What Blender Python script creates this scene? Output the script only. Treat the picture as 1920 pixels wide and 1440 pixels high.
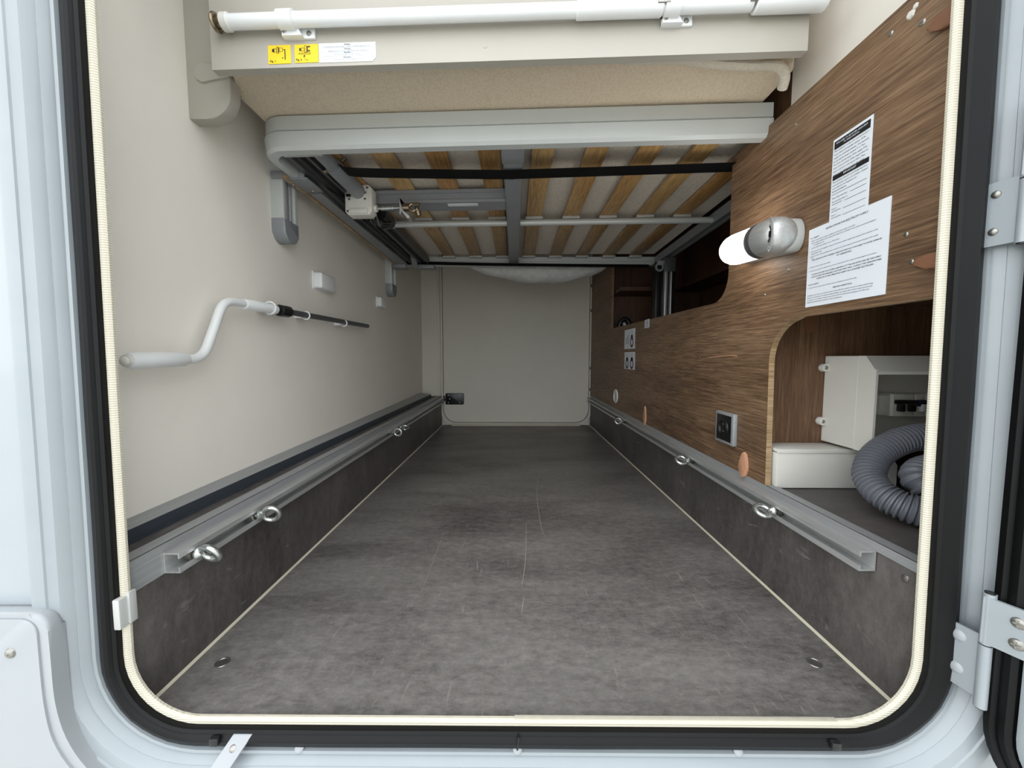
import bpy, bmesh, math, random
from math import sin, cos, pi, radians, atan, sqrt
from mathutils import Vector, Matrix

for _o in list(bpy.data.objects):
    bpy.data.objects.remove(_o)
scene = bpy.context.scene
COL = scene.collection
random.seed(7)

# ------------------------------------------------------------------ camera, sky, exposure
PITCH, YAW, CAM_H = atan(51 / 721), atan(5 / 721), 0.49
cam_d = bpy.data.cameras.new('camera')
cam_d.sensor_width = 36.0
cam_d.lens = 36.0 * 721 / 1920
cam_d.clip_start = 0.01
cam = bpy.data.objects.new('camera', cam_d)
COL.objects.link(cam)
cam.location = (0, 0, CAM_H)
cam.rotation_euler = (pi / 2 - PITCH, 0, YAW)
scene.camera = cam

SKY = 1.0
world = bpy.data.worlds.new('overcast_sky')
scene.world = world
world.use_nodes = True
_bg = world.node_tree.nodes['Background']
_bg.inputs[0].default_value = (0.93, 0.97, 1.0, 1)
_bg.inputs[1].default_value = 1.0
_bg.inputs[1].default_value = SKY
LAMP_STRENGTH = 4.0
scene.view_settings.view_transform = 'Standard'
scene.view_settings.look = 'None'
scene.view_settings.gamma = 1.0
scene.view_settings.use_curve_mapping = False
scene.view_settings.exposure = 1.72
try:
    scene.cycles.max_bounces = 14
    scene.cycles.diffuse_bounces = 8
except Exception:
    pass


# ------------------------------------------------------------------ materials
def srgb(r, g, b):
    f = lambda c: (c / 12.92 if c <= 0.04045 else ((c + 0.055) / 1.055) ** 2.4)
    return (f(r / 255), f(g / 255), f(b / 255), 1)


def newmat(name):
    m = bpy.data.materials.new(name)
    m.use_nodes = True
    nt = m.node_tree
    return m, nt, nt.nodes['Principled BSDF']


def node(nt, kind, **kw):
    n = nt.nodes.new(kind)
    for k, v in kw.items():
        if k in n.inputs:
            n.inputs[k].default_value = v
        else:
            setattr(n, k, v)
    return n


def ramp(nt, stops):
    r = nt.nodes.new('ShaderNodeValToRGB')
    e = r.color_ramp.elements
    while len(e) < len(stops):
        e.new(0.5)
    for i, (p, c) in enumerate(stops):
        e[i].position = p
        e[i].color = c
    return r


def coords(nt, scale=(1, 1, 1), rot=(0, 0, 0)):
    t = nt.nodes.new('ShaderNodeTexCoord')
    mp = nt.nodes.new('ShaderNodeMapping')
    mp.inputs['Scale'].default_value = scale
    mp.inputs['Rotation'].default_value = rot
    nt.links.new(t.outputs['Object'], mp.inputs['Vector'])
    return mp.outputs['Vector']


def bump(nt, p, height, strength=0.2, dist=0.001):
    b = nt.nodes.new('ShaderNodeBump')
    b.inputs['Strength'].default_value = strength
    b.inputs['Distance'].default_value = dist
    nt.links.new(height, b.inputs['Height'])
    nt.links.new(b.outputs['Normal'], p.inputs['Normal'])


def plain(name, rgb, rough=0.5, metal=0.0, vary=0.06, nscale=14, bstr=0.0, bscale=300, coat=0.0, spec=0.5):
    """painted, plastic or metal surface with a little uneven colour and fine relief"""
    m, nt, p = newmat(name)
    c = srgb(*rgb)
    v = coords(nt)
    n = node(nt, 'ShaderNodeTexNoise', Scale=nscale, Detail=6.0, Roughness=0.6)
    nt.links.new(v, n.inputs['Vector'])
    d = tuple(x * (1 - vary) for x in c[:3]) + (1,)
    l = tuple(min(1, x * (1 + vary)) for x in c[:3]) + (1,)
    r = ramp(nt, [(0.3, d), (0.7, l)])
    nt.links.new(n.outputs['Fac'], r.inputs['Fac'])
    nt.links.new(r.outputs['Color'], p.inputs['Base Color'])
    p.inputs['Roughness'].default_value = rough
    p.inputs['Metallic'].default_value = metal
    p.inputs['Specular IOR Level'].default_value = spec
    if coat:
        p.inputs['Coat Weight'].default_value = coat
    if bstr:
        n2 = node(nt, 'ShaderNodeTexNoise', Scale=bscale, Detail=3.0)
        nt.links.new(v, n2.inputs['Vector'])
        bump(nt, p, n2.outputs['Fac'], bstr, 0.001)
    return m


def linen(name, rgb, bscale=900):
    """wall board covered in a fine woven-look film"""
    m, nt, p = newmat(name)
    c = srgb(*rgb)
    v = coords(nt)
    n = node(nt, 'ShaderNodeTexNoise', Scale=3.0, Detail=7.0, Roughness=0.65)
    nt.links.new(v, n.inputs['Vector'])
    r = ramp(nt, [(0.3, tuple(x * 0.95 for x in c[:3]) + (1,)), (0.7, c)])
    nt.links.new(n.outputs['Fac'], r.inputs['Fac'])
    v2 = coords(nt, (1, 1, 3.5))
    n2 = node(nt, 'ShaderNodeTexNoise', Scale=bscale * 0.3, Detail=2.0)
    nt.links.new(v2, n2.inputs['Vector'])
    v3 = coords(nt, (1, 3.5, 1))
    n3 = node(nt, 'ShaderNodeTexNoise', Scale=bscale * 0.3, Detail=2.0)
    nt.links.new(v3, n3.inputs['Vector'])
    a = node(nt, 'ShaderNodeMath', operation='ADD')
    nt.links.new(n2.outputs['Fac'], a.inputs[0])
    nt.links.new(n3.outputs['Fac'], a.inputs[1])
    nt.links.new(r.outputs['Color'], p.inputs['Base Color'])
    p.inputs['Roughness'].default_value = 0.55
    bump(nt, p, a.outputs[0], 0.22, 0.0008)
    return m


def wood(name, cols, axis='y', rough=0.5, figure=1.0):
    """oak-look film: long grain along one axis, pores as short dark dashes"""
    m, nt, p = newmat(name)
    def sc(along, across):
        return {'y': (across, along, across), 'z': (across, across, along), 'x': (along, across, across)}[axis]
    n0 = node(nt, 'ShaderNodeTexNoise', Scale=1.0, Detail=3.0, Distortion=0.6 * figure)
    nt.links.new(coords(nt, sc(1.3, 9)), n0.inputs['Vector'])
    n1 = node(nt, 'ShaderNodeTexNoise', Scale=1.0, Detail=8.0, Roughness=0.7, Distortion=0.25)
    nt.links.new(coords(nt, sc(8, 230)), n1.inputs['Vector'])
    n2 = node(nt, 'ShaderNodeTexNoise', Scale=1.0, Detail=2.0)
    nt.links.new(coords(nt, sc(24, 420)), n2.inputs['Vector'])
    mx = node(nt, 'ShaderNodeMath', operation='MULTIPLY_ADD')
    mx.inputs[1].default_value = 0.40
    nt.links.new(n0.outputs['Fac'], mx.inputs[0])
    ml = node(nt, 'ShaderNodeMath', operation='MULTIPLY')
    ml.inputs[1].default_value = 0.65
    nt.links.new(n1.outputs['Fac'], ml.inputs[0])
    nt.links.new(ml.outputs[0], mx.inputs[2])
    r = ramp(nt, [(0.40, srgb(*cols[0])), (0.52, srgb(*cols[1])), (0.66, srgb(*cols[2]))])
    nt.links.new(mx.outputs[0], r.inputs['Fac'])
    pr = ramp(nt, [(0.34, (0.42, 0.40, 0.38, 1)), (0.44, (0.72, 0.72, 0.72, 1)), (0.56, (0.74, 0.74, 0.74, 1)), (0.66, (1, 1, 1, 1))])
    nt.links.new(n2.outputs['Fac'], pr.inputs['Fac'])
    mix = node(nt, 'ShaderNodeMixRGB', blend_type='MULTIPLY')
    mix.inputs['Fac'].default_value = 0.75
    nt.links.new(r.outputs['Color'], mix.inputs['Color1'])
    nt.links.new(pr.outputs['Color'], mix.inputs['Color2'])
    nt.links.new(mix.outputs['Color'], p.inputs['Base Color'])
    p.inputs['Roughness'].default_value = rough
    bump(nt, p, n2.outputs['Fac'], 0.25, 0.0006)
    return m


def slate(name, dark, light, rough=0.42, vertical=False):
    """dark mottled concrete-look laminate with scuffs"""
    m, nt, p = newmat(name)
    n0 = node(nt, 'ShaderNodeTexNoise', Scale=2.2, Detail=9.0, Roughness=0.68, Distortion=0.4)
    s = (1, 1, 2.4) if not vertical else (1, 2.6, 0.9)
    nt.links.new(coords(nt, (0.8, 2.2, 1) if not vertical else s), n0.inputs['Vector'])
    n1 = node(nt, 'ShaderNodeTexNoise', Scale=52.0, Detail=10.0, Roughness=0.82)
    nt.links.new(coords(nt, (0.8, 1.4, 0.7)), n1.inputs['Vector'])
    mm = node(nt, 'ShaderNodeMath', operation='MULTIPLY_ADD')
    mm.inputs[1].default_value = 0.6
    nt.links.new(n0.outputs['Fac'], mm.inputs[0])
    ml = node(nt, 'ShaderNodeMath', operation='MULTIPLY')
    ml.inputs[1].default_value = 0.62
    nt.links.new(n1.outputs['Fac'], ml.inputs[0])
    nt.links.new(ml.outputs[0], mm.inputs[2])
    r = ramp(nt, [(0.44, srgb(*dark)), (0.76, srgb(*light))])
    nt.links.new(mm.outputs[0], r.inputs['Fac'])
    # fine pale scuffs, mostly running along the length
    n2 = node(nt, 'ShaderNodeTexNoise', Scale=1.0, Detail=3.0, Distortion=0.5)
    nt.links.new(coords(nt, (150, 16, 40), (0, 0, 0.25)), n2.inputs['Vector'])
    r2 = ramp(nt, [(0.66, (0, 0, 0, 1)), (0.74, (1, 1, 1, 1))])
    nt.links.new(n2.outputs['Fac'], r2.inputs['Fac'])
    n3 = node(nt, 'ShaderNodeTexNoise', Scale=900.0, Detail=1.0)
    nt.links.new(coords(nt), n3.inputs['Vector'])
    r3 = ramp(nt, [(0.70, (0, 0, 0, 1)), (0.76, (1, 1, 1, 1))])
    nt.links.new(n3.outputs['Fac'], r3.inputs['Fac'])
    ad = node(nt, 'ShaderNodeMixRGB', blend_type='ADD')
    ad.inputs['Fac'].default_value = 1
    nt.links.new(r2.outputs['Color'], ad.inputs['Color1'])
    nt.links.new(r3.outputs['Color'], ad.inputs['Color2'])
    k = node(nt, 'ShaderNodeMath', operation='MULTIPLY')
    k.inputs[1].default_value = 0.3
    nt.links.new(ad.outputs['Color'], k.inputs[0])
    mix = node(nt, 'ShaderNodeMixRGB')
    nt.links.new(k.outputs[0], mix.inputs['Fac'])
    nt.links.new(r.outputs['Color'], mix.inputs['Color1'])
    mix.inputs['Color2'].default_value = srgb(165, 160, 152)
    nt.links.new(mix.outputs['Color'], p.inputs['Base Color'])
    rr = node(nt, 'ShaderNodeMath', operation='MULTIPLY_ADD')
    rr.inputs[1].default_value = 0.25
    rr.inputs[2].default_value = rough - 0.12
    nt.links.new(n1.outputs['Fac'], rr.inputs[0])
    nt.links.new(rr.outputs[0], p.inputs['Roughness'])
    p.inputs['Specular IOR Level'].default_value = 0.4
    bump(nt, p, n1.outputs['Fac'], 0.12, 0.001)
    return m


def ribbed(name, rgb):
    """woven-look edge trim: fine ribs across it"""
    m, nt, p = newmat(name)
    w = node(nt, 'ShaderNodeTexWave', Scale=105.0, Distortion=0.6, bands_direction='Z')
    w.inputs['Detail'].default_value = 1.0
    nt.links.new(coords(nt), w.inputs['Vector'])
    c = srgb(*rgb)
    r = ramp(nt, [(0.0, tuple(x * 0.80 for x in c[:3]) + (1,)), (0.35, c)])
    nt.links.new(w.outputs['Fac'], r.inputs['Fac'])
    nt.links.new(r.outputs['Color'], p.inputs['Base Color'])
    p.inputs['Roughness'].default_value = 0.7
    bump(nt, p, w.outputs['Fac'], 0.5, 0.001)
    return m


def fabric(name, rgb, scale=210, strength=0.4):
    m, nt, p = newmat(name)
    v = node(nt, 'ShaderNodeTexVoronoi', Scale=scale)
    nt.links.new(coords(nt, (1.0, 0.7, 1)), v.inputs['Vector'])
    c = srgb(*rgb)
    r = ramp(nt, [(0.0, c), (0.8, tuple(x * 0.84 for x in c[:3]) + (1,))])
    nt.links.new(v.outputs['Distance'], r.inputs['Fac'])
    nt.links.new(r.outputs['Color'], p.inputs['Base Color'])
    p.inputs['Roughness'].default_value = 0.95
    p.inputs['Sheen Weight'].default_value = 0.2
    bump(nt, p, v.outputs['Distance'], strength, 0.002)
    return m


def brushed(name, rgb, rough=0.38, metal=0.85, axis='y'):
    m, nt, p = newmat(name)
    n = node(nt, 'ShaderNodeTexNoise', Scale=1.0, Detail=5.0)
    nt.links.new(coords(nt, (300, 6, 300) if axis == 'y' else (6, 300, 300)), n.inputs['Vector'])
    c = srgb(*rgb)
    r = ramp(nt, [(0.3, tuple(x * 0.82 for x in c[:3]) + (1,)), (0.7, c)])
    nt.links.new(n.outputs['Fac'], r.inputs['Fac'])
    nt.links.new(r.outputs['Color'], p.inputs['Base Color'])
    p.inputs['Roughness'].default_value = rough
    p.inputs['Metallic'].default_value = metal
    return m


M = {
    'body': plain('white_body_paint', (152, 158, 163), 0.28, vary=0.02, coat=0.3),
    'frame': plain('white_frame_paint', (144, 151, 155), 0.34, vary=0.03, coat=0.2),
    'rubber': plain('black_rubber', (9, 9, 10), 0.5, vary=0.2, bstr=0.1, spec=0.22),
    'liner': ribbed('cream_edge_trim', (202, 196, 178)),
    'wall': linen('beige_wall_film', (240, 235, 224)),
    'wallgrey': linen('greige_wall_film', (214, 210, 198)),
    'board': plain('beige_board', (170, 165, 155), 0.45, vary=0.02, bstr=0.05),
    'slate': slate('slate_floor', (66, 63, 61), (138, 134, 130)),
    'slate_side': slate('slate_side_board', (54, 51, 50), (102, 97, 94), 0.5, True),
    'oak': wood('oak_panel_film', [(88, 66, 47), (125, 97, 72), (156, 127, 98)], 'y'),
    'oak_up': wood('oak_film_upright_grain', [(80, 57, 40), (114, 84, 60), (138, 107, 80)], 'z'),
    'oak_dark': wood('dark_walnut_film', [(62, 38, 26), (84, 54, 38), (100, 68, 50)], 'z'),
    'ply': wood('plywood_edge', [(150, 122, 88), (188, 160, 122), (206, 182, 148)], 'x'),
    'beech': wood('beech_slat', [(154, 112, 64), (186, 144, 90), (206, 170, 118)], 'y', 0.4, 0.6),
    'beech_pale': wood('pale_beech_slat', [(166, 128, 80), (198, 160, 106), (216, 184, 132)], 'y', 0.4, 0.4),
    'silver': brushed('brushed_aluminium', (204, 205, 204), 0.4, 0.6),
    'alu_paint': plain('silver_painted_profile', (190, 194, 192), 0.36, 0.15, vary=0.02),
    'grey_paint': plain('grey_painted_steel', (142, 145, 149), 0.42, 0.25, vary=0.05),
    'grey_dark': plain('dark_grey_rail', (88, 89, 90), 0.4, 0.4, vary=0.06),
    'anod': brushed('grey_anodised_trim', (166, 168, 169), 0.5, 0.35),
    'blue': plain('dark_blue_grey_plastic', (56, 62, 70), 0.5, vary=0.05),
    'zinc': plain('zinc_plated_steel', (196, 200, 198), 0.26, 0.9, vary=0.12, nscale=180, bstr=0.35, bscale=400),
    'white_pl': plain('white_plastic', (224, 226, 226), 0.35, vary=0.02),
    'offwhite': plain('off_white_plastic', (214, 212, 204), 0.4, vary=0.02),
    'grey_pl': plain('light_grey_plastic', (176, 177, 174), 0.42, vary=0.03),
    'hose': plain('grey_hose_plastic', (104, 107, 114), 0.42, vary=0.06),
    'black': plain('black_plastic', (18, 18, 20), 0.35, vary=0.2),
    'strap': plain('black_webbing', (14, 14, 17), 0.7, vary=0.2, bstr=0.3, bscale=700),
    'navy': plain('navy_toggle_plastic', (22, 26, 52), 0.35, vary=0.1),
    'tan': plain('tan_cap_plastic', (190, 142, 112), 0.5, vary=0.03),
    'brown': plain('brown_cap_plastic', (122, 84, 60), 0.5, vary=0.04),
    'paper': plain('white_paper', (222, 227, 233), 0.6, vary=0.01),
    'ink': plain('black_ink', (22, 22, 26), 0.6, vary=0.05),
    'ink_grey': plain('grey_ink', (92, 94, 102), 0.6, vary=0.05),
    'yellow': plain('yellow_sticker', (236, 200, 24), 0.5, vary=0.02),
    'mattress': fabric('beige_mattress_ticking', (206, 190, 166)),
    'underside': fabric('greige_mattress_underside', (212, 202, 186), 150, 0.6),
    'piping': fabric('cream_piping', (206, 198, 182), 300, 0.4),
    'quilt': fabric('grey_quilted_fabric', (206, 206, 204), 40, 0.6),
    'steel': plain('dull_steel_screw', (150, 148, 142), 0.35, 0.9, vary=0.2, nscale=300),
    'bronze': plain('tarnished_nickel', (140, 126, 104), 0.3, 0.9, vary=0.2, nscale=200),
    'sealant': plain('cream_sealant', (206, 200, 178), 0.6, vary=0.05),
    'scratch': plain('pale_scuff', (160, 155, 148), 0.6, vary=0.2, nscale=60),
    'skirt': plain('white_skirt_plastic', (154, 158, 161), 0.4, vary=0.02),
    'tarmac': plain('pale_paving', (186, 184, 178), 0.9, vary=0.12, nscale=30),
    'roof': plain('pale_ceiling_film', (206, 203, 195), 0.6, vary=0.02),
}
# lamp diffuser: the lamp is switched on
_m, _nt, _p = newmat('lit_lamp_diffuser')
_p.inputs['Base Color'].default_value = (0.9, 0.9, 0.9, 1)
_p.inputs['Emission Color'].default_value = (1.0, 0.97, 0.92, 1)
_p.inputs['Emission Strength'].default_value = LAMP_STRENGTH
_n = node(_nt, 'ShaderNodeTexNoise', Scale=3.0)
M['lamp'] = _m
_m, _nt, _p = newmat('smoky_clear_cover')
_p.inputs['Base Color'].default_value = (0.86, 0.86, 0.85, 1)
_p.inputs['Roughness'].default_value = 0.08
_p.inputs['Transmission Weight'].default_value = 1.0
_p.inputs['IOR'].default_value = 1.2
M['smoky'] = _m


# ------------------------------------------------------------------ geometry helpers
class B:
    def __init__(self, warp=None):
        self.bm = bmesh.new()
        self.mi = 0
        self.warp = warp

    def _mark(self, faces):
        for f in faces:
            f.material_index = self.mi
        return self

    def box(self, x0, x1, y0, y1, z0, z1, bev=0.0, seg=2, mat=None):
        r = bmesh.ops.create_cube(self.bm, size=1.0)
        vs = r['verts']
        for v in vs:
            v.co = Vector(((x0 + x1) / 2 + v.co.x * (x1 - x0), (y0 + y1) / 2 + v.co.y * (y1 - y0), (z0 + z1) / 2 + v.co.z * (z1 - z0)))
        fs = list({f for v in vs for f in v.link_faces})
        if bev:
            es = list({e for v in vs for e in v.link_edges})
            rr = bmesh.ops.bevel(self.bm, geom=es, offset=bev, segments=seg, profile=0.5, affect='EDGES')
            vs = list({v for f in rr['faces'] for v in f.verts} | {v for v in vs if v.is_valid})
            fs = list({f for v in vs for f in v.link_faces})
        if mat is not None:
            for v in vs:
                v.co = mat @ v.co
        return self._mark(fs)

    def ring(self, c, a, b, r, n, r2=None):
        r2 = r if r2 is None else r2
        return [self.bm.verts.new(c + a * (r * cos(2 * pi * i / n)) + b * (r2 * sin(2 * pi * i / n))) for i in range(n)]

    def tube(self, pts, rad, n=12, caps=True, up=None, r2=None):
        """swept round tube along points; rad a number or one per point"""
        P = [Vector(p) for p in pts]
        R = rad if isinstance(rad, (list, tuple)) else [rad] * len(P)
        fs, prev, first = [], None, None
        T0 = (P[1] - P[0]).normalized()
        a = Vector(up) if up else (Vector((0, 0, 1)) if abs(T0.z) < 0.9 else Vector((1, 0, 0)))
        for i, p in enumerate(P):
            if i == 0:
                t = P[1] - P[0]
            elif i == len(P) - 1:
                t = P[-1] - P[-2]
            else:
                t = (P[i + 1] - P[i]).normalized() + (P[i] - P[i - 1]).normalized()
            t = t.normalized()
            a = (a - t * a.dot(t)).normalized()
            b = t.cross(a)
            k = R[i] * (r2 if r2 else 1)
            rg = self.ring(p, a, b, R[i], n, k)
            if prev:
                for j in range(n):
                    fs.append(self.bm.faces.new((prev[j], prev[(j + 1) % n], rg[(j + 1) % n], rg[j])))
            else:
                first = rg
            prev = rg
        if caps:
            fs.append(self.bm.faces.new(list(reversed(first))))
            fs.append(self.bm.faces.new(prev))
        return self._mark(fs)

    def cyl(self, p0, p1, r, n=16, r1=None):
        return self.tube([p0, p1], [r, r if r1 is None else r1], n)

    def torus(self, c, ax1, ax2, R, r, n=24, k=10):
        c, ax1, ax2 = Vector(c), Vector(ax1).normalized(), Vector(ax2).normalized()
        nz = ax1.cross(ax2)
        rows = []
        for i in range(n):
            d = ax1 * cos(2 * pi * i / n) + ax2 * sin(2 * pi * i / n)
            rows.append([self.bm.verts.new(c + d * (R + r * cos(2 * pi * j / k)) + nz * (r * sin(2 * pi * j / k))) for j in range(k)])
        fs = []
        for i in range(n):
            for j in range(k):
                fs.append(self.bm.faces.new((rows[i][j], rows[(i + 1) % n][j], rows[(i + 1) % n][(j + 1) % k], rows[i][(j + 1) % k])))
        return self._mark(fs)

    def prism(self, poly, axis, lo, hi, bev=0.0, seg=2):
        """outline in two coordinates, extruded along the third axis; axis x: (y,z), y: (x,z), z: (x,y)"""
        def P(u, v, w):
            return {'x': (w, u, v), 'y': (u, w, v), 'z': (u, v, w)}[axis]
        a = [self.bm.verts.new(P(u, v, lo)) for u, v in poly]
        b = [self.bm.verts.new(P(u, v, hi)) for u, v in poly]
        n = len(poly)
        fs = [self.bm.faces.new(a), self.bm.faces.new(list(reversed(b)))]
        for i in range(n):
            fs.append(self.bm.faces.new((a[i], b[i], b[(i + 1) % n], a[(i + 1) % n])))
        self._mark(fs)
        if bev:
            es = [e for f in fs[:2] for e in f.edges]
            rr = bmesh.ops.bevel(self.bm, geom=es, offset=bev, segments=seg, profile=0.5, affect='EDGES')
            for f in rr['faces']:
                f.material_index = self.mi
        return self

    def grid(self, fn, nu, nv):
        vs = [[self.bm.verts.new(fn(i / nu, j / nv)) for j in range(nv + 1)] for i in range(nu + 1)]
        fs = []
        for i in range(nu):
            for j in range(nv):
                fs.append(self.bm.faces.new((vs[i][j], vs[i + 1][j], vs[i + 1][j + 1], vs[i][j + 1])))
        return self._mark(fs)

    def dome(self, c, nrm, r, h, n=14, rings=3):
        c, nz = Vector(c), Vector(nrm).normalized()
        a = nz.orthogonal().normalized()
        b = nz.cross(a)
        prev, fs = None, []
        for i in range(rings):
            t = i / rings * pi / 2
            rg = self.ring(c + nz * (h * sin(t)), a, b, r * cos(t), n)
            if prev:
                for j in range(n):
                    fs.append(self.bm.faces.new((prev[j], prev[(j + 1) % n], rg[(j + 1) % n], rg[j])))
            else:
                fs.append(self.bm.faces.new(list(reversed(rg))))
            prev = rg
        top = self.bm.verts.new(c + nz * h)
        for j in range(n):
            fs.append(self.bm.faces.new((prev[j], prev[(j + 1) % n], top)))
        return self._mark(fs)

    def build(self, name, mat, parent=None, local=False, sharp=35, smooth=True, origin=None):
        bm = self.bm
        if self.warp:
            for v in bm.verts:
                v.co = self.warp(v.co)
        bmesh.ops.recalc_face_normals(bm, faces=bm.faces)
        off = Vector((0, 0, 0))
        if parent is not None and not local:
            off = Vector(WLOC.get(parent.name, (0, 0, 0)))
        elif origin is not None:
            off = Vector(origin)
        if off.length:
            for v in bm.verts:
                v.co -= off
        me = bpy.data.meshes.new(name)
        bm.to_mesh(me)
        bm.free()
        for mm in (mat if isinstance(mat, (list, tuple)) else [mat]):
            me.materials.append(M[mm] if isinstance(mm, str) else mm)
        if smooth:
            me.shade_smooth()
            me.set_sharp_from_angle(angle=radians(sharp))
        o = bpy.data.objects.new(name, me)
        COL.objects.link(o)
        if parent is not None:
            o.parent = parent
            WLOC[o.name] = tuple(off)
        elif origin is not None:
            o.location = off
            WLOC[o.name] = tuple(off)
        return o


WLOC = {}


def struct(o, label=None):
    o['kind'] = 'structure'
    if label:
        o['label'] = label
    return o


def tag(o, label, cat, group=None):
    o['label'] = label
    o['category'] = cat
    if group:
        o['group'] = group
    return o


def thing(name, label, cat, loc=(0, 0, 0), group=None):
    o = bpy.data.objects.new(name, None)
    o.empty_display_size = 0.02
    COL.objects.link(o)
    o.location = loc
    WLOC[o.name] = tuple(loc)
    return tag(o, label, cat, group)


def rnd_rect(x0, x1, z0, z1, r, n=6, corners=(1, 1, 1, 1)):
    """rounded rectangle, counter-clockwise from lower-left; corners: ll, lr, ur, ul"""
    pts = []
    cs = [((x0, z0), pi, corners[0]), ((x1, z0), 1.5 * pi, corners[1]), ((x1, z1), 0, corners[2]), ((x0, z1), 0.5 * pi, corners[3])]
    for (cx, cz), a0, on in cs:
        rr = r * on
        if not rr:
            pts.append((cx, cz))
            continue
        ox = cx + rr if cx == x0 else cx - rr
        oz = cz + rr if cz == z0 else cz - rr
        for i in range(n + 1):
            a = a0 + i / n * pi / 2
            pts.append((ox + rr * cos(a), oz + rr * sin(a)))
    return pts


def smooth_path(pts, n=8):
    P = [Vector(p) for p in pts]
    out = []
    for i in range(len(P) - 1):
        p0, p1, p2, p3 = P[max(i - 1, 0)], P[i], P[i + 1], P[min(i + 2, len(P) - 1)]
        for k in range(n):
            t = k / n
            out.append(0.5 * ((2 * p1) + (p2 - p0) * t + (2 * p0 - 5 * p1 + 4 * p2 - p3) * t * t + (3 * p1 - p0 - 3 * p2 + p3) * t ** 3))
    out.append(P[-1])
    return out


def lettering(lines, mat, parent, to_world, name='printed_text', bold=0.0):
    """lines: (text, size, u, v, align); to_world maps a sheet point (u, v) to the place it is printed on"""
    bm = bmesh.new()
    for (txt, size, u, v, align) in lines:
        cu = bpy.data.curves.new('t', 'FONT')
        cu.body = txt
        cu.size = size
        cu.align_x = align
        cu.resolution_u = 1
        cu.offset = bold * size
        o = bpy.data.objects.new('t', cu)
        me = o.to_mesh()
        vs = [bm.verts.new(to_world(u + w.co.x, v + w.co.y)) for w in me.vertices]
        for pl in me.polygons:
            try:
                bm.faces.new([vs[i] for i in pl.vertices])
            except ValueError:
                pass
        o.to_mesh_clear()
        bpy.data.objects.remove(o)
        bpy.data.curves.remove(cu)
    off = Vector(WLOC.get(parent.name, (0, 0, 0)))
    for v in bm.verts:
        v.co -= off
    me = bpy.data.meshes.new(name)
    bm.to_mesh(me)
    bm.free()
    me.materials.append(M[mat])
    o = bpy.data.objects.new(name, me)
    COL.objects.link(o)
    o.parent = parent
    o['kind'] = 'stuff'
    return o


# ------------------------------------------------------------------ room shell
RX = 0.535           # face of the oak panel
LEDGE = 0.214        # top of the side boards
wl = lambda y: -0.598 - 0.023 * (y - 0.5)   # face of the left wall

b = B()
b.box(-0.62, 1.12, 0.482, 2.76, -0.03, 0.0)
floor = struct(b.build('floor', 'slate'), 'dark grey mottled slate-look garage floor with scratches')
for (x, y) in [(-0.469, 0.581), (0.481, 0.587)]:
    b = B(); b.cyl((x, y, -0.001), (x, y, 0.0006), 0.0105, 18); b.torus((x, y, 0.0006), (1, 0, 0), (0, 1, 0), 0.0095, 0.0012, 18, 6)
    b.box(x - 0.004, x + 0.004, y - 0.0008, y + 0.0008, 0.0004, 0.001); b.box(x - 0.0008, x + 0.0008, y - 0.004, y + 0.004, 0.0004, 0.001)
    b.build('screw', 'steel', floor)
for pts, w in [([(0.100, 1.573), (0.079, 1.326), (0.077, 1.072), (0.084, 1.023)], 0.0022),
               ([(0.035, 1.107), (0.026, 0.897), (0.015, 0.789)], 0.0020),
               ([(-0.196, 0.908), (-0.078, 0.833), (0.015, 0.785)], 0.0014),
               ([(-0.199, 1.07), (-0.196, 0.908), (-0.195, 0.769)], 0.0010),
               ([(-0.30, 0.92), (-0.33, 0.76)], 0.0009), ([(-0.09, 0.89), (-0.085, 0.85)], 0.002),
               ([(0.02, 0.76), (0.013, 0.70)], 0.0016), ([(-0.13, 1.0), (-0.14, 0.93)], 0.0012)]:
    b = B()
    sp = smooth_path([(p[0], p[1], 0.0003) for p in pts], 6)
    nn = len(sp)
    def rib(u, v, sp=sp, nn=nn, w=w):
        i = min(int(round(u * (nn - 1))), nn - 1)
        return sp[i] + Vector(((v - 0.5) * w * 0.75 * (0.25 + 0.75 * sin(pi * (0.08 + 0.84 * u))), 0, 0))
    b.grid(rib, nn - 1, 1)
    b.build('scratch', 'scratch', floor)

# left wall, slightly flaring towards the far end
b = B()
b.prism([(-0.70, 0.46), (wl(0.46), 0.46), (wl(2.78), 2.78), (-0.75, 2.78)], 'z', -0.02, 1.66)
wall_left = struct(b.build('wall_left', 'wall', smooth=False), 'pale beige garage wall with a fine linen texture')
b = B()
b.box(-0.80, 1.2, 0.46, 2.9, 1.62, 1.68)
struct(b.build('ceiling', 'roof'))
b = B()
b.box(-0.80, -0.53, 2.70, 2.80, 0.0, 1.66).box(0.535, 1.2, 2.72, 2.80, -0.02, 1.66).box(-0.53, 0.545, 2.745, 2.80, -0.03, 1.66)
wall_far = struct(b.build('wall_far', 'wallgrey', smooth=False))
b = B(); b.box(-0.535, -0.519, 2.685, 2.735, 0.0, 1.3, 0.003); b.build('corner_strip', 'wallgrey', wall_far)
# walls of the locker behind the oak panel
b = B(); b.box(1.06, 1.12, 0.47, 2.78, 0.0, 1.64); struct(b.build('wall_outer', 'oak_dark'))
b = B(); b.box(0.56, 0.578, 0.47, 0.822, 0.975, 1.64, 0.001); b.box(0.578, 1.06, 0.47, 0.49, 0.975, 1.64)
struct(b.build('wall_upper', 'wall'), 'beige upper wall above the oak panel')
b = B(); b.box(0.578, 0.592, 0.60, 0.955, 0.92, 1.3, 0.001); struct(b.build('wall_inner', 'oak_up'), 'narrow oak panel behind the bed end')

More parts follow.
